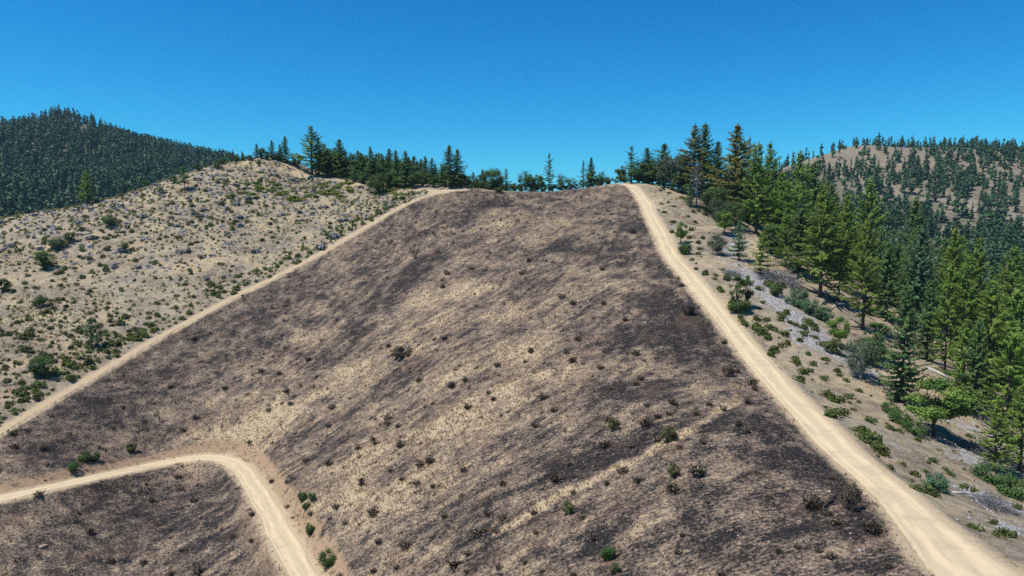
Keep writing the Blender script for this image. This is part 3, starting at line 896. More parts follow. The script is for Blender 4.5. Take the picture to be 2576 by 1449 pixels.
TREE_POS = []
def put_tree(key, name, x, y, h, label, cat, group=None, wide=1.0, rz=None):
    p = PROTO[key]
    s = h / p['h']
    if key[:3] in ('fir', 'pin', 'oli', 'blu'): wide *= .80 if y < 270 else 1.1
    z = float(H(np.array([x]), np.array([y]))[0])
    o = empty(name, (x, y, z - .05), random.random() * 6.28 if rz is None else rz, (s * wide, s * wide, s))
    tag(o, label, cat, group)
    for nm, me, mat in p['parts']:
        link(nm, me, mat, o)
    TREE_POS.append((x, y, h))
    return o

def tree_list(rows):
    bx = [r[2] for r in rows]; by = [r[3] for r in rows]
    W = cast(bx, by, H)
    for r, (x, y) in zip(rows, W):
        key, name, u, v, top, label, cat = r[:7]
        ztop = pix_dir(u, top)[2] * y
        z = float(H(np.array([x]), np.array([y]))[0])
        h = float(np.clip(ztop - z, 1.5, 40))
        put_tree(key, name, x, y, h, label, cat, None, r[7] if len(r) > 7 else 1.0)

C, B = 'tree', 'bush'
tree_list([
 # --- crest, from left to right
 ('fir0','conifer_tree',580,404,380,'leftmost pointed conifer on the left skyline, half hidden behind the ridge',C),
 ('fir1','conifer_tree',610,405,379,'pointed conifer second from the left on the left skyline ridge',C),
 ('round1','oak_tree',628,404,388,'low round oak between the small skyline conifers on the left ridge',C),
 ('fir2','conifer_tree',646,397,360,'short dark fir at the left edge of the summit clump',C),
 ('round0','oak_tree',660,398,370,'round green oak inside the clump on the left summit',C),
 ('fir3','conifer_tree',684,399,352,'ragged dark fir at the top of the left summit',C),
 ('fir0','conifer_tree',718,406,342,'tall fir between the summit and the largest tree on the left crest',C,1.15),
 ('fir1','conifer_tree',705,404,362,'short fir at the left foot of the tall fir above the pale track',C),
 ('pine0','pine_tree',785,440,316,'largest dark pine on the left crest, beside the pale track',C,1.35),
 ('pine1','pine_tree',803,442,345,'dark pine leaning against the right side of the largest crest pine',C,1.2),
 ('round2','oak_tree',748,420,384,'round tree at the left foot of the largest crest pine',C,1.1),
 ('fir2','conifer_tree',933,448,368,'pointed fir rising above the dark wood left of the crest oaks',C,.85),
 ('fir3','conifer_tree',961,452,386,'blunt fir right of the pointed fir in the dark crest wood',C),
 ('round3','oak_tree',894,458,421,'bright round oak in front of the dark crest wood',C,1.2),
 ('round0','oak_tree',858,450,424,'dark round tree left of the bright oak before the crest wood',C),
 ('round2','oak_tree',838,446,418,'oak right of the largest crest pine at the wood edge',C,1.3),
 ('round3','oak_tree',915,463,428,'oak just right of the bright oak before the crest wood',C,1.2),
 ('round1','oak_tree',985,474,432,'oak at the left foot of the two close dark firs',C,1.1),
 ('round0','oak_tree',1040,471,436,'low oak between the two close firs and the wide round oak',C,1.2),
 ('round2','oak_tree',1090,470,440,'oak left of the low fir beneath the twin crest firs',C,1.2),
 ('oak3','oak_tree',560,412,398,'low bushy oak on the left skyline before the small pointed conifers',C,1.3),
 ('round3','oak_tree',595,406,388,'bushy oak between the two small conifers on the left skyline',C,1.2),
 ('round1','oak_tree',672,400,378,'bushy oak between the two firs on the left summit',C,1.2),
 ('oak2','oak_tree',698,404,382,'bushy oak right of the ragged summit fir',C,1.0),
 ('oak0','oak_tree',951,487,437,'broad oak with a dark shadow standing below the crest wood',C,1.1),
 ('round1','bush',873,457,445,'small round bush beside the pale track at the wood edge',B,1.3),
 ('fir0','conifer_tree',998,471,378,'left one of the two close dark firs on the crest',C,1.1),
 ('fir1','conifer_tree',1021,471,379,'right one of the two close dark firs on the crest',C,1.15),
 ('round2','oak_tree',1063,469,426,'wide round oak right of the two close dark firs',C,1.2),
 ('fir2','conifer_tree',1130,469,365,'taller of the twin firs at the centre left of the crest',C,1.05),
 ('fir3','conifer_tree',1151,468,375,'shorter right one of the twin firs at the centre left of the crest',C,1.05),
 ('fir1','conifer_tree',1112,468,412,'low fir at the left foot of the twin crest firs',C,1.2),
 ('round3','oak_tree',1137,471,440,'round oak at the foot of the taller twin fir',C,1.25),
 ('round0','oak_tree',1163,471,433,'round oak below the shorter twin fir',C,1.15),
 ('airy0','small_tree',1179,472,438,'thin leafy tree right of the twin firs on the crest',C,.7),
 ('airy1','small_tree',1196,474,452,'tiny leafy tree next to the thin crest tree',C,.9),
 ('round1','oak_tree',1212,473,436,'oak left of the dark flat-topped crest oak',C),
 ('oak1','oak_tree',1240,475,423,'dark flat-topped oak near the middle of the crest',C,.95),
 ('airy0','small_tree',1255,486,468,'low dark bushy tree just below the flat-topped crest oak',C,1.9),
 ('sparse0','conifer_tree',1273,470,424,'airy small fir right of the flat-topped crest oak',C,1.25),
 ('fir3','conifer_tree',1295,476,458,'tiny pointed conifer showing over the middle of the crest',C),
 ('airy1','oak_tree',1321,476,428,'loose oak left of the two round oaks mid crest',C,.95),
 ('round2','oak_tree',1338,476,436,'middle dark oak of the crest group left of the tiered fir',C,1.0),
 ('round3','oak_tree',1354,476,434,'dense oak touching the left side of the tiered fir',C,.9),
 ('sparse1','conifer_tree',1381,476,386,'lone tiered fir with see-through branches on the crest',C,.95),
 ('airy0','small_tree',1415,475,434,'loose leafy tree right of the tiered fir',C,.95),
 ('airy1','small_tree',1438,475,445,'thin spreading small tree second right of the tiered fir',C,1.0),
 ('sparse0','conifer_tree',1467,469,403,'slim airy fir left of the dark pointed crest fir',C,.8),
 ('fir0','conifer_tree',1486,467,395,'dark pointed fir between the middle and right crest groups',C,1.0),
 ('round0','oak_tree',1490,468,428,'round oak at the foot of the dark pointed crest fir',C,.9),
 ('airy0','small_tree',1511,465,428,'loose leafy tree right of the dark pointed crest fir',C,.9),
 ('round1','bush',1529,463,449,'low bush left of the road where it crosses the crest',B,1.2),
 ('round2','oak_tree',1562,453,415,'small dark oak at the left of the road top',C,.8),
 ('sparse1','conifer_tree',1588,453,368,'slim fir left of the dense clump at the road top',C,1.35),
 ('fir2','conifer_tree',1628,450,371,'fir at the back of the clump above the road top',C,1.49),
 ('round3','oak_tree',1608,452,402,'left oak of the clump above the road top',C,1.35),
 ('round0','oak_tree',1634,452,398,'right oak of the clump above the road top',C,1.22),
 ('fir3','conifer_tree',1670,456,361,'grey-green fir between the road-top clump and the tall pines',C,1.49),
 ('oak2','oak_tree',1660,460,410,'oak below the grey-green fir right of the road top',C,0.94),
 ('greyoak0','oak_tree',1691,474,388,'pale grey-green oak beside the road top',C,1.22),
 ('greyoak1','oak_tree',1708,468,384,'second pale oak left of the golden tall pine',C,1.08),
 ('olive0','pine_tree',1745,490,313,'golden-green tall pine, left of the twin tops',C,1.05),
 ('fir1','pine_tree',1770,485,311,'dark tall fir on the right of the golden pine',C,1.1),
 ('dead0','dead_tree',1752,518,405,'grey half-dead tree with a bare trunk below the golden pine',C,1.2),
 ('fir0','conifer_tree',1735,518,455,'small dark cone-shaped fir beside the bare grey trunk',C,1.2),
 ('fir2','conifer_tree',1803,480,355,'dark slim fir between the golden pine and the grey-topped fir',C,1.0),
 ('olive1','conifer_tree',1850,540,313,'broad tall olive fir with a thin grey top',C,1.25),
 ('dead1','dead_tree',1880,520,338,'thin bare snag right of the grey-topped fir',C,.5),
 ('sparse0','conifer_tree',1894,520,362,'thin airy fir beside the bare snag',C,.8),
 ('pine2','pine_tree',1902,588,360,'big dense pine with a dark trunk at the left of the stand',C,1.15),
 ('pine3','pine_tree',1932,592,358,'second top of the big dense pine at the left of the stand',C,1.0),
 ('oak3','oak_tree',1800,545,470,'bright oak in the gap behind the small roadside trees',C,.9),
 ('greyoak0','oak_tree',1812,560,500,'grey-green oak above the small dark tree on the shoulder',C,1.1),
 ('airy1','oak_tree',1850,580,505,'loose oak left of the big dense pine trunk',C,1.1),
 ('mixed0','small_tree',1822,592,528,'small bushy tree with a short trunk on the sandy shoulder',C,.95),
 ('young0','young_conifer',1858,655,551,'blue-green young conifer with a thin bare trunk',C,.95),
 ('young1','young_conifer',1913,690,588,'bright green cone-shaped young conifer at the stand edge',C,1.05),
 ('greyoak1','oak_tree',1804,642,586,'round grey-green oak standing alone on the sandy shoulder',C,1.0),
 ('mixed1','small_tree',1712,615,557,'small crooked green tree close to the road',C,.7),
 ('slim0','small_tree',1852,778,684,'dark slim tree, left of the pair beside the road',C,.85),
 ('slim1','small_tree',1878,774,686,'leafy slim tree, right of the pair beside the road',C,.85),
 # --- the stand on the right slope
 ('pine1','pine_tree',1975,672,520,'mid-sized pine in the shade right of the young bright conifer',C,1.1),
 ('round1','oak_tree',1952,640,560,'green oak under the big dense pine',C,1.2),
 ('fir0','conifer_tree',2006,690,500,'full fir left of the front pine with the clear trunk',C,1.2),
 ('pine2','pine_tree',1962,612,430,'pine between the big dense pine and the second tall top',C,1.1),
 ('round2','oak_tree',1880,560,495,'rounded oak left of the trunk of the big dense pine',C,1.3),
 ('fir1','conifer_tree',1822,520,430,'dark fir under the grey-topped fir',C,1.2),
 ('pine3','pine_tree',1778,500,400,'green pine at the right foot of the golden pine',C,1.2),
 ('round3','oak_tree',1720,486,430,'green oak below the golden tall pine',C,1.2),
 ('pine0','pine_tree',2110,760,600,'low full pine filling the gap behind the front pines',C,1.2),
 ('fir2','conifer_tree',2225,800,610,'mid-sized fir left of the layered blue-green fir',C,1.2),
 ('pine1','pine_tree',2420,1010,800,'low pine right of the fallen logs',C,1.2),
 ('pine0','pine_tree',2004,640,381,'tall pine behind the stand edge, second big top from the left',C,1.1),
 ('fir3','conifer_tree',2040,650,408,'broad green conifer right of the second big pine top',C,1.25),
 ('pine2','pine_tree',2063,746,462,'front pine with a clear dark trunk and a long shadow',C,1.2),
 ('pine1','pine_tree',2124,730,487,'yellow-green pine behind the pine with the clear trunk',C,1.05),
 ('pine3','pine_tree',2176,720,447,'bright pine with a narrow top in the middle of the stand',C,1.0),
 ('pine0','pine_tree',2170,828,552,'front pine with forked lower trunk above the stony patch',C,1.05),
 ('fir0','conifer_tree',2232,740,447,'dark fir with a sharp top in the middle of the stand',C,1.05),
 ('fir2','conifer_tree',2293,770,474,'brownish green fir right of the sharp-topped dark fir',C,1.15),
 ('bluefir0','conifer_tree',2303,832,568,'blue-green fir with layered branches at the front of the stand',C,1.1),
 ('fir1','conifer_tree',2267,1012,715,'dark conifer standing forward of the stand, in front of the blue-green fir',C,1.05),
 ('mixed1','oak_tree',2350,1096,950,'dome-shaped oak with a thick dark trunk on open sand',C,1.2),
 ('pine1','pine_tree',2376,938,660,'pine with a slender bare trunk above the fallen logs',C,.85),
 ('fir1','conifer_tree',2395,800,500,'dark green fir near the right edge of the stand',C,1.1),
 ('pine2','pine_tree',2457,840,556,'pine with brown lower branches left of the silver dead tree',C,1.0),
 ('dead0','dead_tree',2480,840,572,'silver dead conifer on the right edge of the stand',C,1.15),
 ('dead1','dead_tree',2530,850,615,'smaller silver dead conifer at the far right',C,1.1),
 ('pine3','pine_tree',2480,1000,700,'broad pine at the right edge above the brush pile',C,1.1),
 ('pine0','pine_tree',2545,1010,690,'green pine cut by the right edge of the picture',C,1.1),
 ('fir3','conifer_tree',2576,960,640,'dark fir at the right border behind the green pine',C,1.1),
 ('pine1','small_tree',2500,1185,995,'leafy tree at the lower right with a dark shaded base',C,1.25),
 ('pine2','small_tree',2566,1185,960,'bushy tree at the lower right border',C,1.2),
 ('pine0','pine_tree',2530,1110,800,'tall pine at the right border above the leafy tree',C,1.1),
 ('fir1','conifer_tree',2450,1040,800,'slim fir right of the dome-shaped oak',C,1.0),
 ('pine1','pine_tree',2590,1080,730,'pine cut by the right border halfway down',C,1.0),
 ('fir2','conifer_tree',2330,905,700,'fir just above the long grey log',C,1.0),
 ('pine3','pine_tree',2420,905,640,'pine behind the pale log end',C,1.0),
 ('greyoak0','oak_tree',2165,952,850,'pale oak on bare ground left of the leafy small pine',C,.9),
 ('mixed1','small_tree',2111,872,795,'two-tone small tree with a dark bush at its foot',C,.85),
 ('slim0','small_tree',2200,905,800,'dark young tree between the pale oak and the blue-green fir',C,1.3),
 # --- unburnt left slope
 ('pine1','pine_tree',221,514,428,'lone pine with a long bare trunk on the left ridge',C,1.15),
 ('small0','small_tree',465,477,420,'small pine on the left ridge next to a round oak',C,1.2),
 ('oak1','oak_tree',437,461,440,'round oak left of the small pine on the left ridge',C,1.0),
 ('round1','oak_tree',500,430,408,'round oak on the left skyline below the far mountain foot',C,1.1),
 ('round2','oak_tree',547,424,404,'low oak on the left skyline right of the round one',C,1.2),
 ('round3','bush',366,465,449,'small dark bush on the left skyline by itself',B,1.1),
 ('airy0','small_tree',401,487,465,'loose grey shrub tree under the left skyline',C,1.2),
 ('oak2','oak_tree',279,570,538,'low wide oak with a black shadow in the middle of the left slope',C,1.2),
 ('airy1','small_tree',284,526,508,'small loose tree above the low wide oak',C,1.0),
 ('oak3','oak_tree',177,609,582,'little oak with a dark shadow left of the dark fallen trunk',C,1.0),
 ('oak0','oak_tree',143,626,598,'wide low oak lowest of the three on the upper left slope',C,1.5),
 ('airy0','small_tree',312,632,606,'dark open-branched tree in the middle of the left slope',C,1.5),
 ('small1','small_tree',232,872,801,'upright small tree with a clear stem on the lower left slope',C,1.0),
 ('oak1','oak_tree',104,945,894,'spreading small oak at the lower left of the unburnt slope',C,1.0),
 ('oak2','bush',100,771,741,'dark bush halfway down the left border of the slope',B,1.1),
 ('oak3','oak_tree',109,675,630,'large dark oak near the left border of the slope',C,1.1),
 ('round0','oak_tree',10,735,698,'dark oak cut by the left border of the picture',C,1.2),
])

# more conifers filling the stand on the right slope
def min_dist_ok(x, y, d):
    return all((x - a) ** 2 + (y - b) ** 2 > d * d for a, b, _ in TREE_POS)
standpoly = cast([1950,2080,2215,2330,2420,2500,2600,2700], [600,715,800,850,880,930,1010,1050], H)
standpoly = np.vstack([standpoly, [(190, 120), (230, 250), (180, 330), (115, 330), (88, 290)]])
n_fill = 0
r_ = np.random.default_rng(21)
STAND_LAB = {'pi': 'yellow-green pine', 'fi': 'dark green fir', 'bl': 'blue-green fir'}
STAND_KEYS = ['pine0', 'pine1', 'pine2', 'pine3', 'fir0', 'fir1', 'fir2', 'fir3', 'bluefir1']
for t in range(4000):
    if n_fill >= 165: break
    x = r_.uniform(55, 230); y = r_.uniform(95, 330)
    if not in_poly(np.array([x]), np.array([y]), standpoly)[0] or not min_dist_ok(x, y, 4.7): continue
    k = STAND_KEYS[r_.integers(0, 9)]
    put_tree(k, 'conifer_tree', x, y, r_.uniform(16, 27), STAND_LAB[k[:2]] + (' in the upper part of the right-hand stand, towards the skyline' if y > 230 else ' in the middle of the right-hand stand' if y > 160 else ' in the lower part of the right-hand stand, near the right border'), C, 'conifers filling the stand on the right slope', r_.uniform(.85, 1.15))
    n_fill += 1

# dark wood behind the left crest
n_fill = 0
woodpoly = np.array([(-92, 345), (-84, 334), (-60, 332), (-30, 328), (-2, 328), (2, 350), (-30, 372), (-80, 390), (-104, 380)])
for t in range(3000):
    if n_fill >= 150: break
    x = r_.uniform(-130, 10); y = r_.uniform(325, 395)
    if not in_poly(np.array([x]), np.array([y]), woodpoly)[0] or not min_dist_ok(x, y, 3.0): continue
    k = ['fir0', 'fir1', 'fir2', 'fir3', 'round1', 'round2', 'bluefir1', 'round3', 'round0'][r_.integers(0, 9)]
    h = r_.uniform(12, 18) * np.interp(x, [-95, -50, 0], [1.08, .92, .62])
    if k.startswith('round'): h *= .72
    put_tree(k, 'crest_wood_tree', x, y, h, ('dark pointed fir' if k.startswith('fir') else 'blue-green pointed fir' if k.startswith('blue') else 'round oak') + (' in the left half of the wood behind the left crest' if x < -50 else ' in the right half of the wood behind the left crest'), C, 'trees of the wood behind the left crest', r_.uniform(1.15, 1.5))
    n_fill += 1

# low bushes along the crest
for px in list(range(1172, 1570, 11)) + list(range(1575, 1720, 13)) + list(range(1000, 1172, 16)):
    (x, y), = cast([px + random.uniform(-4, 4)], [484], H)
    if y > 310 or y < 200:
        (x, y), = cast([px], [490], H)
    yy_ = np.arange(y, 325, 1.0); zz_ = H(x / y * yy_, yy_) / yy_
    yc = float(yy_[zz_.argmax()]) + random.uniform(0, 7)
    put_tree(random.choice(['airy0', 'airy1', 'round0', 'round3']), 'crest_bush', x / y * yc, yc, random.uniform(1.4, 4.2), 'low bush in the undergrowth along the crest skyline', B, 'undergrowth along the crest', random.uniform(1.1, 1.7))

# ------------------------------------------------------------------ far forests
def low_conifer(seed, n=28):
    r = np.random.default_rng(seed); cr = MB()
    rel = r.random(n) ** .8; az = r.random(n) * 6.28
    p = np.stack([np.zeros(n), np.zeros(n), .10 + .9 * rel], -1)
    d = unit(np.stack([np.cos(az), np.sin(az), -.35 + .9 * rel], -1))
    nr = unit(np.stack([np.cos(az) * .7, np.sin(az) * .7, np.full(n, .6)], -1) + r.normal(0, .25, (n, 3)))
    d = unit(d - nr * (d * nr).sum(-1, keepdims=True)); sd = np.cross(d, nr)
    l = .27 * (1 - rel) ** .8 + .04
    cr.kites(p, d, sd, l * (.7 + .6 * r.random(n)), (.085 + .05 * (1 - rel)), np.clip(.4 + r.normal(0, .2, n), 0, 1))
    cr.tube([(0, 0, -.05), (0, 0, .98)], [.022, .004], 4, .1, cap=False)
    return cr.arrays()
def low_round(seed, n=36):
    r = np.random.default_rng(seed); cr = MB()
    v = unit(r.normal(0, 1, (n, 3))); p = v * (.36 * r.random(n) ** .35)[:, None] + np.array([0, 0, .48])
    nr = unit(v + np.array([0, 0, .4]) + r.normal(0, .3, (n, 3))); d = unit(np.cross(nr, r.normal(0, 1, (n, 3)))); sd = np.cross(d, nr)
    cr.kites(p - d * .14, d, sd, .30 + .14 * r.random(n), np.full(n, .125), np.clip(.6 + r.normal(0, .18, n), 0, 1))
    return cr.arrays()
LOWC = [low_conifer(s) for s in range(5)]; LOWR = [low_round(s) for s in range(3)]

def px_of(x, y, z):
    cp, sp = math.cos(PITCH), math.sin(PITCH)
    f = y * cp - z * sp; up = y * sp + z * cp
    return 512 + FPX * x / f, 288 - FPX * up / f

def scatter_far(n, xr, yr, seed, dens):
    r = np.random.default_rng(seed)
    x = r.uniform(*xr, n); y = r.uniform(*yr, n)
    z = H(x, y)
    u, v = px_of(x, y, z)
    ok = (u > -90) & (u < 1110) & (r.random(n) < dens(x, y, u, v))
    return x[ok], y[ok], z[ok]

# left mountain: closed forest with a few openings and pale broadleaf patches low down
def dens_left(x, y, u, v):
    d = .62 + 1.1 * (.6 * vnoise(x, y, 90, 51) + .4 * vnoise(x, y, 35, 52) - .36)
    d *= 1 - .95 * np.exp(-((u - 84) / 5) ** 2 - ((v - 134) / 10) ** 2)      # the bare scar under the summit
    return np.clip(d, .12, 1)
x1, y1, z1 = scatter_far(21000, (-1650, -250), (520, 1620), 61, dens_left)
# right hill: scattered, bald top on its left shoulder
def dens_right(x, y, u, v):
    d = .24 + .85 * smooth(.36, .62, .6 * vnoise(x, y, 130, 55) + .4 * vnoise(x, y, 45, 56)) * smooth(148, 178, v)
    d = d * (1 - .72 * (1 - smooth(860, 980, u)) * (1 - smooth(165, 215, v)))
    return np.clip(d, .03, .8)
x2, y2, z2 = scatter_far(17000, (230, 1250), (480, 1330), 62, dens_right)
# low slopes behind the crest
x3, y3, z3 = scatter_far(900, (-250, 280), (420, 900), 63, lambda x, y, u, v: .8 * np.ones_like(x))
rr = np.random.default_rng(64)
def far_mass(name, x, y, z, lab, share_round, hr):
    n = len(x); isr = rr.random(n) < share_round(x, y)
    h = rr.uniform(hr[0], hr[1], n)
    posn = np.stack([x, y, z - .3], -1)
    return posn, h, isr
pl, hl_, il = far_mass('l', x1, y1, z1, '', lambda x, y: .12 + .45 * smooth(.5, .7, vnoise(x, y, 130, 71)) * (1 - smooth(850, 1150, y)), (15, 26))
pr, hr_, ir = far_mass('r', x2, y2, z2, '', lambda x, y: .30 + 0 * x, (9, 17))
pc, hc_, ic = far_mass('c', x3, y3, z3, '', lambda x, y: .3 + 0 * x, (12, 20))

# single trees on the far skylines, the ones that can be told apart
MLC = [new_mesh('far_conifer', *[a for a in LOWC[k][:3]], {'tint': LOWC[k][3]}) for k in range(5)]
def far_single(px, py, dist, h, label, group, k):
    d = pix_dir(px, py)
    # walk out to the skyline ground near the given distance
    t = np.arange(dist * .8, dist * 1.2, 5.0)
    g = H(d[0] * t, t) / t
    tt = t[g.argmax()]
    o = link('far_conifer', MLC[k % 5], M['farfir'])
    o.location = (d[0] * tt, tt, float(H(np.array([d[0] * tt]), np.array([tt]))[0]) - .3)
    o.scale = (h * 1.15, h * 1.15, h); o.rotation_euler = (0, 0, random.random() * 6.28)
    tag(o, label, 'tree', group)
for i, px in enumerate([2147,2155,2172,2180,2188,2196,2204,2212,2220,2231,2242,2258,2267,2276,2296,2306,2330,2343,2351,2364,2376,2392,2405,2420,2432,2446,2460,2470,2484,2497,2508,2520,2533,2545,2558,2570]):
    far_single(px, 370, 1160, random.uniform(9, 18), 'small conifer standing against the sky along the top of the right far hill', 'conifers on the right far skyline', i)
for i, px in enumerate([20,38,52,66,80,92,102,112,122,131,140,148,156,164,172,181,190,199,210,222,236,252,268,284,300,318,336,356,376,398,420,440,460,480,500,515]):
    far_single(px, 330, 1470, random.uniform(13, 22), 'small conifer standing against the sky along the top of the left mountain', 'conifers on the left far skyline', i)

def joined_forest(name, posn, h, isr, lab):
    c = ~isr
    protos = LOWC
    n = int(c.sum())
    o = None
    Vs = []
    P2 = np.vstack([posn[c], posn[isr]])
    # conifers and round trees share one mesh
    a = bake(name, LOWC, posn[c], h[c] * 1.3, rr.random(n) * 6.28, M['farfir'], tintadd=rr.normal(0, .15, n)).data
    m = int(isr.sum())
    if m:
        b = bake(name + '_b', LOWR, posn[isr], h[isr] * .62, rr.random(m) * 6.28, M['farfir'], tintadd=rr.normal(.35, .2, m))
        bo = b
        ao = [q for q in COL.objects if q.data == a][0]
        me_b = b.data
        def arr(me):
            V = np.empty(len(me.vertices) * 3, np.float32); me.vertices.foreach_get('co', V)
            L = np.empty(len(me.loops), np.int32); me.loops.foreach_get('vertex_index', L)
            A = np.empty(len(me.vertices), np.float32); me.attributes['tint'].data.foreach_get('value', A)
            return V.reshape(-1, 3), L.reshape(-1, 4), A
        V1, L1, A1 = arr(a); V2, L2, A2 = arr(me_b)
        me = new_mesh(name, np.vstack([V1, V2]), np.vstack([L1, L2 + len(V1)]), None, {'tint': np.concatenate([A1, A2])})
        me.materials.append(M['farfir'])
        ao.data = me
        bpy.data.objects.remove(bo)
        bpy.data.meshes.remove(a); bpy.data.meshes.remove(me_b)
        ao.name = name
        return tag(ao, lab, 'forest', kind='stuff')
    ao = [q for q in COL.objects if q.data == a][0]
    return tag(ao, lab, 'forest', kind='stuff')
joined_forest('mountain_forest', pl, hl_, il, 'dense dark conifer forest covering the far left mountain')
joined_forest('hill_forest', pr, hr_, ir, 'open scattered conifer forest on the far right hill')
joined_forest('valley_forest', pc, hc_, ic, 'low wood in the valley behind the crest')
print('far trees', len(pl), len(pr), len(pc))

# ------------------------------------------------------------------ shrubs
def slope_at(x, y):
    e = .6
    return np.stack([(H0(x + e, y) - H0(x - e, y)) / (2 * e), (H0(x, y + e) - H0(x, y - e)) / (2 * e)], -1)

def clear_of_roads(x, y, m):
    _, rd, _, _ = H(x, y, info=True)
    return rd > m

def place_many(proto_meshes, proto_arr, x, y, s, n_single, name, mat, label, cat, group, stuff_name, stuff_label, squash=None, sink=.04, tint=.0):
    """nearest ones as single objects, the rest as one mass"""
    proto_meshes = [m.copy() for m in proto_meshes]
    for m in proto_meshes: m.materials.clear()
    d = s / np.hypot(x, y)
    order = np.argsort(-d)
    x = x[order]; y = y[order]; s = s[order]
    z = H(x, y)
    r = np.random.default_rng(len(x))
    rot = r.random(len(x)) * 6.28
    sq = squash[order] if squash is not None else np.ones(len(x))
    for i in range(min(n_single, len(x))):
        me = proto_meshes[i % len(proto_meshes)]
        o = link(name, me, mat)
        o.location = (x[i], y[i], z[i] - sink * s[i]); o.rotation_euler = (0, 0, rot[i]); o.scale = (s[i], s[i], s[i] * sq[i])
        tag(o, label(x[i], y[i]) if callable(label) else label, cat, group)
    if len(x) > n_single:
        k = slice(n_single, None)
        o = bake(stuff_name, proto_arr, np.stack([x[k], y[k], z[k] - sink * s[k]], -1), s[k], rot[k], mat, sq[k], tiltn=slope_at(x[k], y[k]), tintadd=r.normal(tint, .18, len(x[k])))
        tag(o, stuff_label, 'shrubs', kind='stuff')

SH = [make_shrub(s, 120) for s in range(4)]
SHL = [make_shrub(10 + s, 20, .85) for s in range(4)]
SHM = [m.mesh('shrub') for m in SH]; SHA = [m.arrays() for m in SHL]
BS = [make_shrub(20 + s, 150, .34, .8) for s in range(4)]; BSM = [m.mesh('low_shrub') for m in BS]
TW = [make_twigs(30 + s, 110, 1.0, .03, 110) for s in range(4)]; TWM = [m.mesh('scorched_shrub') for m in TW]
TWL = [make_twigs(40 + s, 20, 1.0, .07, 16).arrays() for s in range(4)]

# olive shrubs on the unburnt left slope
r_ = np.random.default_rng(80)
gxx, gyy = np.meshgrid(np.arange(-330, 0, 1.65), np.arange(110, 345, 1.65))
x = (gxx + r_.uniform(-.9, .9, gxx.shape)).ravel(); y = (gyy + r_.uniform(-.9, .9, gxx.shape)).ravel()
N = len(x)
keep = side_left(x, y) & ~burn_mask(x, y) & (y < 342)
d3, _ = near_line(x, y, ROADS[2]['c'], 60)
dn = .52 + .75 * (vnoise(x, y, 30, 81) - .5) + .30 * np.exp(-((d3 - 6) / 6) ** 2)
keep &= (r_.random(N) < np.clip(dn, .05, 1)) & clear_of_roads(x, y, 1.0)
x = x[keep]; y = y[keep]; d3 = d3[keep]
s = np.clip(r_.lognormal(-.62, .40, len(x)), .24, 1.4) * (1 + .35 * np.exp(-((d3 - 6) / 6) ** 2))
u, v = px_of(x, y, H(x, y)); vis = (u > -40) & (u < 1060)
x, y, s = x[vis], y[vis], s[vis]
green = (np.exp(-((near_line(x, y, ROADS[2]['c'], 60)[0] - 6) / 6) ** 2) > .35) & (r_.random(len(x)) < .6)
high = (y > 225) & (r_.random(len(x)) < .25) & ~green
ol = ~green & ~high
print('left shrubs', len(x))
place_many(SHM, SHA, x[ol], y[ol], s[ol], 300, 'shrub', M['shrub'], lambda x, y: 'small round olive shrub on the ' + ('lower' if y < 175 else 'middle' if y < 215 else 'upper') + ' part of the unburnt left slope', 'shrub', 'olive shrubs on the unburnt left slope',
           'shrub_cover', 'countless small olive shrubs spread over the unburnt left slope', r_.uniform(.8, 1.25, int(ol.sum())))
place_many(SHM, SHA, x[green], y[green], s[green], 120, 'green_shrub', M['shrubgreen'], 'brighter green shrub in the belt along the fire line', 'shrub', 'green shrubs beside the fire line',
           'green_shrub_cover', 'belt of brighter green shrubs along the fire line', r_.uniform(.8, 1.2, int(green.sum())))
place_many(SHM, SHA, x[high], y[high], s[high] * 1.5, 60, 'grey_shrub', M['brush'], 'low silvery grey shrub on the upper left slope', 'shrub', 'silvery shrubs on the upper left slope',
           'grey_shrub_cover', 'silvery grey shrubs scattered on the upper left slope', r_.uniform(.45, .7, int(high.sum())))

# flat bright green mats near the left crest
gm = cast([640,660,690,700,640,620,740,770,800,820,850,780,860,870,815,755,720,780,835,985,975,960,1000,1010], [470,478,466,480,486,492,478,474,470,476,480,486,470,466,490,494,498,496,492,478,486,490,474,486], H)
ex = np.repeat(gm, 4, 0) + r_.normal(0, 2.4, (len(gm) * 4, 2))
place_many(BSM, [m.arrays() for m in BS], ex[:, 0], ex[:, 1], r_.uniform(1.1, 2.6, len(ex)), 200, 'green_mat_shrub', M['mat'], 'flat bright green mat of brush on the upper left slope', 'shrub',
           'green brush mats below the left crest', 'mat_cover', 'flat green brush', np.full(len(ex), .42))

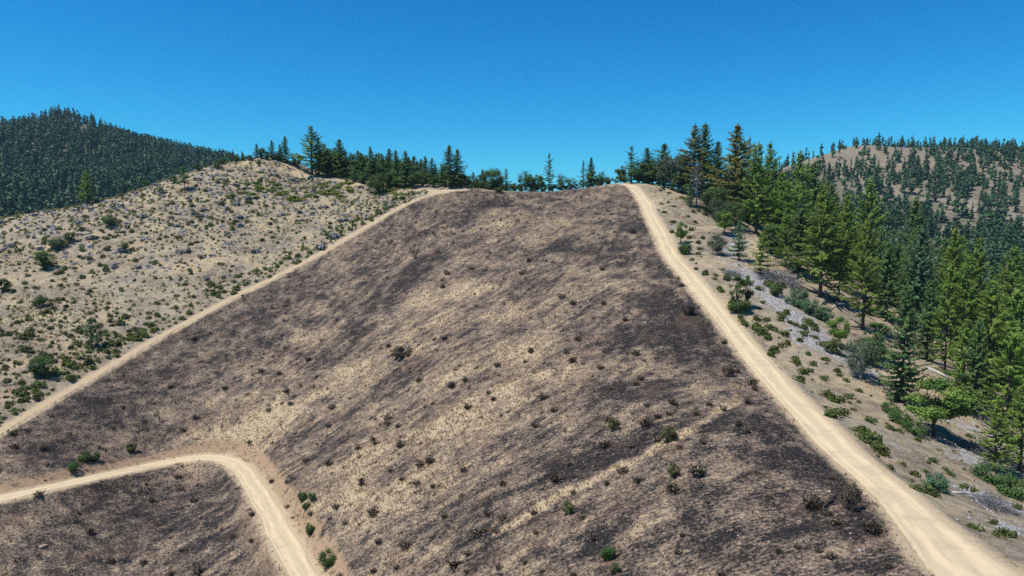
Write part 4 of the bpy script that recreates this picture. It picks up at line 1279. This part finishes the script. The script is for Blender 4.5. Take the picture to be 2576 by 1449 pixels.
# low green shrubs right of the road (seen one by one), pixel positions with size in metres
RS = [(1655,467,.9),(1668,476,1.),(1661,480,.8),(1682,487,1.1),(1690,478,1.4),(1705,484,1.2),(1715,500,1.5),(1725,503,1.3),(1682,510,.8),(1664,514,.8),(1695,520,.8),(1670,536,1.),(1745,534,1.),(1757,531,1.1),(1775,540,1.4),(1730,545,.9),(1748,560,1.),
 (1692,560,1.3),(1741,580,1.1),(1768,600,1.),(1690,585,1.1),(1735,600,1.2),(1755,612,.9),(1757,640,.8),(1790,613,1.1),(1762,628,1.),(1725,625,.8),(1740,655,.7),(1776,690,1.2),(1752,678,.7),(1817,680,.8),(1800,694,.7),(1797,703,.7),(1830,704,1.2),(1811,728,1.),(1817,735,.8),
 (1842,762,.9),(1918,763,.7),(1930,718,1.2),(1910,728,1.1),(1946,725,1.4),(1965,720,1.3),(1955,735,1.2),(1940,712,1.),(1864,800,.7),(1868,813,.8),(1875,818,.9),(1903,806,1.),(1928,806,.8),(1905,828,1.4),(1920,840,1.5),(1930,850,1.1),(1932,826,1.),(1945,830,1.),
 (1925,808,.7),(1965,793,.9),(1978,790,1.),(1967,800,.9),(1985,812,.8),(1970,842,1.2),(1962,806,.8),(2000,818,.9),(2018,826,1.),(2030,812,1.1),(2042,820,1.1),(2050,830,1.1),(2022,842,1.),(2010,858,.9),(2050,850,.8),(1965,870,.9),(1945,885,1.2),(1948,876,.8),(1940,895,1.),
 (1980,866,.8),(2033,892,.7),(2000,905,.8),(2005,915,1.),(2020,940,1.),(2012,960,.9),(2075,905,.9),(2085,873,1.3),(2070,870,1.1),(2043,918,.8),(2035,935,.8),(2072,955,.8),(2105,935,.9),(2015,955,.8),(2110,945,.7),(2085,1000,1.2),(2100,1010,1.2),(2117,1010,.9),(2095,1048,1.2),(2112,1043,1.2),
 (2135,1000,.8),(2160,985,.7),(2185,1060,.9),(2160,1085,1.),(2175,1090,1.2),(2190,1105,1.1),(2172,1108,1.),(2205,1130,.9),(2215,1142,1.),(2198,1115,1.),(2260,1085,.7),(2240,1080,.8),(2345,1160,.7),(2240,1180,.5),(2300,1195,.6),(2270,1170,.5),(2330,1240,.9),(2345,1245,.8),(2305,1232,.6),(2390,1195,.6),
 (2425,1230,.6),(2450,1240,.6),(2450,1330,.7),(2515,1345,.6),(2540,1350,.6),(2330,1190,.5),(2500,1318,.5),(2380,1185,.5),(2560,1280,.6),(2200,1060,.6),(2290,1030,.7),(2310,1110,.6),(2440,1100,.6),(2465,1140,.6),(2150,900,.8),(2130,960,.7),(2420,1040,.8),(2380,1010,.8)]
w = cast([a[0] for a in RS], [a[1] for a in RS], H)
r_ = np.random.default_rng(91)
sz = np.array([a[2] for a in RS]) * 1.05
place_many(BSM, None, w[:, 0], w[:, 1], sz, 400, 'low_shrub', M['mound'], lambda x, y: 'low dark green shrub right of the ridge road, ' + ('near the lower right corner' if y < 80 else 'halfway up' if y < 135 else 'below the road top' if y < 220 else 'at the road top'), 'shrub', 'low shrubs right of the ridge road', '', '', r_.uniform(.7, 1.1, len(w)))
# pale dry shrubs and seedlings between them
N = 1300
x = r_.uniform(38, 110, N); y = r_.uniform(45, 300, N)
k = ~burn_mask(x, y) & clear_of_roads(x, y, 1.2) & (r_.random(N) < .5)
x, y = x[k], y[k]; u, v = px_of(x, y, H(x, y)); k = (u > 600) & (u < 1060) & (x < 75 + .1 * y); x, y = x[k], y[k]
place_many(SHM, SHA, x, y, r_.uniform(.16, .45, len(x)), 150, 'dry_shrub', M['shrub'], 'tiny dry grey-green shrub on the sandy shoulder beside the ridge road', 'shrub', 'tiny dry shrubs right of the ridge road',
           'dry_shrub_cover', 'tiny dry shrubs spread over the sandy right shoulder', r_.uniform(.7, 1.1, len(x)))

# bigger bushes, each a crown on stems
def bush_proto(key, seed, mat, hh=2., ww=3.):
    tr, cr = make_broadleaf(seed, hh, ww, 26, 110, .17, .03, 0, 3)
    PROTO[key] = dict(parts=[('stems', tr.mesh(key + '_wood'), M['bark']), ('foliage', cr.mesh(key + '_leaf'), mat)], h=hh)
bush_proto('bush0', 801, M['oak']); bush_proto('bush1', 802, M['bluefir']); bush_proto('bush2', 803, M['shrub']); bush_proto('bushb', 804, M['burnt'])
def bush_list(rows):
    W = cast([r[1] for r in rows], [r[2] for r in rows], H)
    for (key, u, v, top, label, wide), (x, y) in zip(rows, W):
        z = float(H(np.array([x]), np.array([y]))[0])
        put_tree(key, 'bush', x, y, float(np.clip(pix_dir(u, top)[2] * y - z, .6, 6)), label, 'bush', None, wide)
bush_list([
 ('bush0',1860,786,752,'dense green bush at the foot of the slim roadside pair',1.0),
 ('bush1',2007,772,725,'dark green bush with a pointed top above the pale stones',.7),
 ('bush1',2038,790,752,'left of the two blue-green bushes below the clear-trunk pine',.75),
 ('bush1',2072,808,770,'right of the two blue-green bushes below the clear-trunk pine',.7),
 ('bush0',1948,742,712,'round bush just below the grey brush heap',.8),
 ('bush2',2095,888,850,'grey-green bush under the two-tone small tree',.8),
 ('bush0',2190,915,850,'dark bush in the shade left of the blue-green fir',.7),
 ('bush0',2262,1065,1030,'dark green bush left of the dome-shaped oak trunk',.9),
 ('bush0',2300,1090,1060,'shaded bush row below the dome-shaped oak',1.2),
 ('bush1',2358,1232,1192,'dark leathery bush alone on straw ground at the lower right',.85),
 ('bush0',2240,1040,1010,'green bush on the sand left of the dome-shaped oak',.8),
 ('bush0',2500,1215,1170,'green bush spreading under the leafy tree at the lower right',1.2),
 ('bush0',2550,1250,1205,'green bush at the right border above the pale stones',1.1),
 ('bush2',2440,1000,950,'grey-green bush right of the fallen logs',.9),
 ('bush1',2480,985,930,'green bush at the end of the fallen logs',.9),
 ('bush0',1722,640,610,'green bush at the foot of the small crooked tree',.7),
 ('bush2',1830,545,505,'pale bush under the grey-topped fir',1.0),
 ('bush0',1255,482,470,'dark low bush below the crest oak at the edge of the burn',1.0),
 ('bush0',215,1160,1135,'left of the two green bushes above the contour road',.75),
 ('bush0',240,1160,1138,'right of the two green bushes above the contour road',.65),
 ('bush0',182,1185,1160,'green bush nearest the contour road on its upper side',.75),
 ('bush2',330,1135,1112,'dark olive bush above the contour road right of the green pair',.75),
 ('bush0',760,1262,1235,'leftmost bush of the green group above the lower road',.6),
 ('bush0',785,1260,1238,'rightmost bush of the green group above the lower road',.6),
 ('bush0',770,1282,1262,'lowest bush of the green group above the lower road',.6),
 ('bush0',780,1345,1315,'upright green bush beside the lower road',.5),
 ('bush0',825,1424,1382,'lowest upright green bush beside the lower road',.55),
 ('bush2',1432,1290,1260,'round olive bush half scorched near the lower middle',.65),
 ('bush0',1530,1408,1372,'green-topped bush near the bottom edge, left of centre right',.6),
 ('bush2',1545,1440,1415,'pale green bush at the bottom edge',.7),
 ('bushb',2140,1280,1210,'large scorched bush with green tips beside the ridge road',.42),
 ('bushb',1830,945,915,'dark scorched bush at the road edge halfway up',.6),
 ('bushb',1730,790,760,'scorched bush at the road edge above the bend',.65),
 ('bush2',1695,1200,1165,'olive bush in the black ground right of the straw line',.55),
 ('bush2',1680,1110,1070,'brown-green bush at the upper end of the straw line',.65),
 ('bush2',1545,1080,1050,'rust brown bush left of the straw line top',.6),
 ('bushb',1010,900,872,'black scorched bush in the middle of the slope',1.1),
 ('bush2',1590,585,572,'small green bush spared by the fire below the crest',.9),
])

# scorched shrubs over the burnt slope
r_ = np.random.default_rng(95)
gxx, gyy = np.meshgrid(np.arange(-150, 45, 2.3), np.arange(42, 300, 2.3))
x = (gxx + r_.uniform(-1.1, 1.1, gxx.shape)).ravel(); y = (gyy + r_.uniform(-1.1, 1.1, gxx.shape)).ravel()
N = len(x)
k = burn_mask(x, y) & clear_of_roads(x, y, .8)
u, v = px_of(x, y, H(x, y)); k &= (u > -30) & (u < 1050) & (r_.random(N) < .40 + .5 * (vnoise(x, y, 18, 96) - .5))
x, y = x[k], y[k]
print('scorched', len(x))
place_many(TWM, TWL, x, y, np.clip(r_.lognormal(-.68, .48, len(x)), .18, 1.3), 300, 'scorched_shrub', M['burnt'], lambda x, y: 'scorched brown shrub skeleton on the burnt slope ' + ('near the bottom edge of the picture' if y < 75 else 'beside the ridge road' if x > 18 else 'around the contour road' if x < -32 else 'in the middle'), 'shrub', 'scorched shrubs on the burnt slope',
           'scorched_shrub_cover', 'scorched shrub skeletons spread over the burnt slope', r_.uniform(.8, 1.2, len(x)))

# charred stubble and straw tufts
TU = [make_tuft(s) for s in range(6)]
N = 190000
yy = 40 + 270 * r_.random(N) ** 1.5; xx = r_.uniform(-150, 45, N)
k = burn_mask(xx, yy); xx, yy = xx[k], yy[k]
u, v = px_of(xx, yy, -25 + 0 * xx); k = (np.abs(xx) < yy * .85 + 6); xx, yy = xx[k], yy[k]
pp = pattern(xx, yy)
k = clear_of_roads(xx, yy, .3); xx, yy, pp = xx[k], yy[k], pp[k]
stw = (pp > .60) & (r_.random(len(xx)) < .8)
drk = ~stw & (r_.random(len(xx)) < .40)
for nm, sel, mat, lab, sc in (('straw_tufts', stw, M['straw'], 'dry straw-coloured grass left standing in patches on the burnt slope', (.5, 1.2)),
                              ('charred_stubble', drk, M['stubble'], 'charred grass stubble covering the burnt slope', (.3, .75))):
    X, Y = xx[sel], yy[sel]
    o = bake(nm, TU, np.stack([X, Y, H(X, Y)], -1), r_.uniform(*sc, len(X)), r_.random(len(X)) * 6.28, mat,
             tintadd=(r_.normal(0, .15, len(X)) if nm == 'straw_tufts' else (pp[sel] - .5) * 1.6 + r_.normal(0, .12, len(X))))
    tag(o, lab, 'grass', kind='stuff')
    print(nm, len(X))
# dry grass on the unburnt ground
N = 52000
xx = r_.uniform(-230, 95, N); yy = 42 + 280 * r_.random(N) ** 1.1
k = ~burn_mask(xx, yy) & (np.abs(xx) < yy * .85 + 8) & (vnoise(xx, yy, 9, 97) > .42)
xx, yy = xx[k], yy[k]
k = clear_of_roads(xx, yy, .5); xx, yy = xx[k], yy[k]
o = bake('dry_grass', TU, np.stack([xx, yy, H(xx, yy)], -1), r_.uniform(.35, .9, len(xx)), r_.random(len(xx)) * 6.28, M['straw'], tintadd=r_.normal(0, .2, len(xx)))
tag(o, 'short dry yellow grass over the unburnt slopes', 'grass', kind='stuff')

# olive herbs tinting the unburnt left slope
N = 60000
xx = r_.uniform(-300, 0, N); yy = 115 + 225 * r_.random(N)
k = side_left(xx, yy) & ~burn_mask(xx, yy) & (np.abs(xx) < yy * .85 + 8) & (vnoise(xx, yy, 16, 103) * .6 + vnoise(xx, yy, 5, 104) * .4 > .52)
xx, yy = xx[k], yy[k]
k = clear_of_roads(xx, yy, 1.5); xx, yy = xx[k], yy[k]
o = bake('herb_cover', TU, np.stack([xx, yy, H(xx, yy)], -1), r_.uniform(.7, 1.6, len(xx)), r_.random(len(xx)) * 6.28, M['shrub'], tintadd=r_.normal(.25, .2, len(xx)))
tag(o, 'thin olive herbs tinting patches of the unburnt left slope', 'grass', kind='stuff')

# ------------------------------------------------------------------ burnt snags, logs, brush heaps, rocks
def snag(name, u, v, top, label, seed, stems=1, spread=.35, nb=6, mat='char', thick=.02):
    (x, y), = cast([u], [v], H)
    z = float(H(np.array([x]), np.array([y]))[0])
    h = float(np.clip(pix_dir(u, top)[2] * y - z, 1.0, 14))
    tr, br = make_snag(seed, h, stems, spread, nb, thick)
    o = empty(name, (x, y, z - .03)); tag(o, label, 'dead tree')
    link('stem', tr.mesh('snag_stem', True), M[mat], o); link('branches', br.mesh('snag_branches'), M[mat], o)
snag('burnt_snag',1201,499,473,'thin burnt snag on the slope just below the crest',901)
snag('burnt_tree',1272,528,482,'burnt forked tree skeleton below the middle of the crest',902,3,.35,7)
snag('burnt_tree',1045,652,602,'burnt many-stemmed tree skeleton on the upper left burnt face',903,7,.30,6,'char',.013)
snag('burnt_snag',1204,482,466,'short black snag at the edge of the burn under the crest',904)
snag('burnt_tree',657,862,835,'small black burnt tree near the fire line',905,4,.5,5)
snag('burnt_snag',726,1000,962,'small bare snag in the draw above the contour road',906,2,.3,5)
snag('burnt_snag',403,1060,1018,'thin burnt snag left of the draw above the contour road',907,2,.25,6)
snag('burnt_tree',527,1085,1040,'burnt twiggy tree above the sharp road bend',908,4,.4,6,'char',.013)
snag('burnt_snag',1005,895,868,'black twiggy snag in the middle of the burnt slope',909,4,.45,5)
snag('burnt_snag',1095,1330,1300,'small upright burnt sapling near the lower middle',910,2,.2,4)
snag('burnt_stump',1820,585,572,'dark stump with a short shadow on the sandy shoulder',911,1,.1,1,'char',.08)

def log(name, u0, v0, u1, v1, rad, label, mat, seed, nb=4, lift=.6):
    a, b = cast([u0, u1], [v0, v1], H)
    r = np.random.default_rng(seed)
    k = 8; t = np.linspace(0, 1, k)[:, None]
    xy = a + (b - a) * t + r.normal(0, .06, (k, 2)) * rad * 6
    z = H(xy[:, 0], xy[:, 1]) + rad * lift
    pts = np.concatenate([xy, boxsmooth(z, 2)[:, None]], 1)
    org = pts[0].copy(); pts -= org
    tr = MB(); tr.tube(pts, rad * np.linspace(1, .5, k), 8, .5)
    br = MB(); L = np.linalg.norm(pts[-1])
    for i in range(nb):
        o = pts[int(2 + r.random() * (k - 3))]
        d = unit(unit(pts[-1]) * .5 + r.normal(0, 1, 3) * np.array([1, 1, .3]) + np.array([0, 0, .15])); l = L * (.15 + .25 * r.random())
        e = o + d * l; m = (o + e) / 2 + r.normal(0, .05 * l, 3)
        br.tube([o, m, e], [rad * .45, rad * .3, rad * .1], 5, .5)
        for _ in range(2):
            e2 = m + unit(d + r.normal(0, .8, 3) * np.array([1, 1, .4])) * l * .5
            br.tube([m, e2], [rad * .25, rad * .08], 4, .5)
    ob = empty(name, org); tag(ob, label, 'log')
    link('stem', tr.mesh('log_stem', True), M[mat], ob)
    if nb: link('branches', br.mesh('log_branches'), M[mat], ob)
log('fallen_tree',2398,1240,2490,1252,.17,'silver fallen dead tree with curling branches at the lower right','greywood',920,9)
log('fallen_branch',2440,1250,2495,1290,.10,'white crooked branch below the silver fallen tree','greywood',921,6)
log('fallen_log',2330,925,2440,985,.32,'long grey log lying below the slender pine','greywood',922,2)
log('fallen_log',2350,965,2425,1000,.25,'shorter log just below the long grey log','bark',923,1)
log('fallen_log',2414,858,2448,852,.25,'pale log end showing between trees at the right','greywood',924,0)
log('fallen_log',2290,850,2370,930,.16,'thin leaning trunk beneath the blue-green fir','bark',925,4)
log('charred_log',2072,1278,2102,1250,.22,'short black charred log beside the large scorched bush','char',926,1)
log('fallen_log',203,592,232,588,.35,'dark weathered trunk lying on the upper left slope','greywood',927,2)
log('fallen_branch',2205,955,2260,985,.12,'thin dark branch on bare ground below the pale oak','bark',928,3)
log('fallen_log',2085,785,2110,760,.2,'pale broken trunk beside the clear-trunk pine','greywood',929,1)

def brush(u, v, size, label, seed, mat='brush'):
    (x, y), = cast([u], [v], H)
    o = link('brush_heap', make_brushpile(seed).mesh('brush_heap'), M[mat])
    g = slope_at(np.array([x]), np.array([y]))[0]
    o.location = (x, y, float(H(np.array([x]), np.array([y]))[0]) - .05)
    o.rotation_euler = (math.atan(g[1]), -math.atan(g[0]), 0)
    o.scale = (size, size, size * .75)
    tag(o, label, 'brush')
brush(1960,708,4.2,'big heap of silver dead brush at the edge of the stand',930)
brush(2474,1140,2.6,'tangled grey dead brush above the pale stones at the lower right',931)
brush(2410,985,2.6,'grey dead brush around the fallen logs',932)
brush(1842,690,1.8,'small grey brush heap below the blue-green young conifer',933)
brush(2490,1060,2.0,'grey twiggy brush left of the leafy tree at the lower right',934)
brush(2200,870,2.0,'grey brush under the pines left of the blue-green fir',935)
brush(2500,1275,1.7,'twiggy end of the silver fallen tree on pale stones',936)
brush(1770,440,2.4,'grey brush in the gap under the tall twin tops',937)

def rock(u, v, s, label, seed):
    (x, y), = cast([u], [v], H)
    V, Q_, T, A = make_rock(seed, 1, .8, .55)
    o = link('rock', new_mesh('rock', V, None, T, {'tint': A}), M['rock'])
    o.location = (x, y, float(H(np.array([x]), np.array([y]))[0]) + .12 * s); o.scale = (s,) * 3; o.rotation_euler = (0, 0, seed)
    tag(o, label, 'rock')
rock(110,1640*.8385,.7,'long pale orange rock in the lower left burnt patch',940)
rock(1622,813,.5,'pale rock on the burnt slope left of the road',941)
rock(1665,875,.4,'small yellow rock in the middle of the dark burnt ground',942)
rock(1590,888,.5,'pale angular rock at the foot of a scorched shrub',943)
rock(2086,1238,.3,'pale rock just above the charred log',944)
rock(1480,760,.5,'white rock patch in the middle of the burnt slope',945)

# loose stones on the stony patches and white flecks on the burnt ground
RK = [make_rock(950 + s, 1, .8, .5) for s in range(5)]
N = 26000
xx = r_.uniform(38, 110, N); yy = r_.uniform(45, 240, N)
k = (r_.random(N) < blob_sum(xx, yy, SCREE) * .9) & clear_of_roads(xx, yy, .4); xx, yy = xx[k], yy[k]
o = bake('loose_stones', RK, np.stack([xx, yy, H(xx, yy) + .02], -1), r_.uniform(.06, .2, len(xx)), r_.random(len(xx)) * 6.28, M['grock'], tintadd=r_.normal(0, .4, len(xx)))
tag(o, 'loose pale grey stones on the sandy right shoulder', 'stones', kind='stuff')
N = 2600
yy = 42 + 230 * r_.random(N) ** 1.3; xx = r_.uniform(-140, 40, N)
k = burn_mask(xx, yy) & clear_of_roads(xx, yy, .6) & (vnoise(xx, yy, 12, 99) > .45); xx, yy = xx[k], yy[k]
o = bake('pale_stones', RK, np.stack([xx, yy, H(xx, yy) + .03], -1), r_.uniform(.05, .16, len(xx)), r_.random(len(xx)) * 6.28, M['grock'], tintadd=r_.normal(.4, .3, len(xx)))
tag(o, 'small pale stones scattered over the burnt slope', 'stones', kind='stuff')
# ------------------------------------------------------------------ air
HAZE = 0.000042
bx0, bx1, by0, by1, bz0, bz1 = -3600, 3600, -1700, 4700, float(ZZ.min()) - 1.0, float(ZZ.max()) + 40
V = [(x, y, z) for z in (bz0, bz1) for y in (by0, by1) for x in (bx0, bx1)]
hz = link('haze', new_mesh('haze', V, [(0, 2, 3, 1), (4, 5, 7, 6), (0, 1, 5, 4), (2, 6, 7, 3), (0, 4, 6, 2), (1, 3, 7, 5)]))
tag(hz, 'thin pale blue air over the whole landscape', kind='stuff')
hm = bpy.data.materials.new('haze_air'); hm.use_nodes = True
hn = hm.node_tree.nodes; hn.remove(hn['Principled BSDF'])
pv = hn.new('ShaderNodeVolumePrincipled'); pv.inputs['Density'].default_value = HAZE
pv.inputs['Color'].default_value = (.50, .75, 1.0, 1)
hm.node_tree.links.new(pv.outputs[0], hn['Material Output'].inputs['Volume'])
hz.data.materials.append(hm)
print('objects', len(COL.objects), 'tris', sum(sum(len(p.vertices) - 2 for p in m.polygons) for m in bpy.data.meshes))
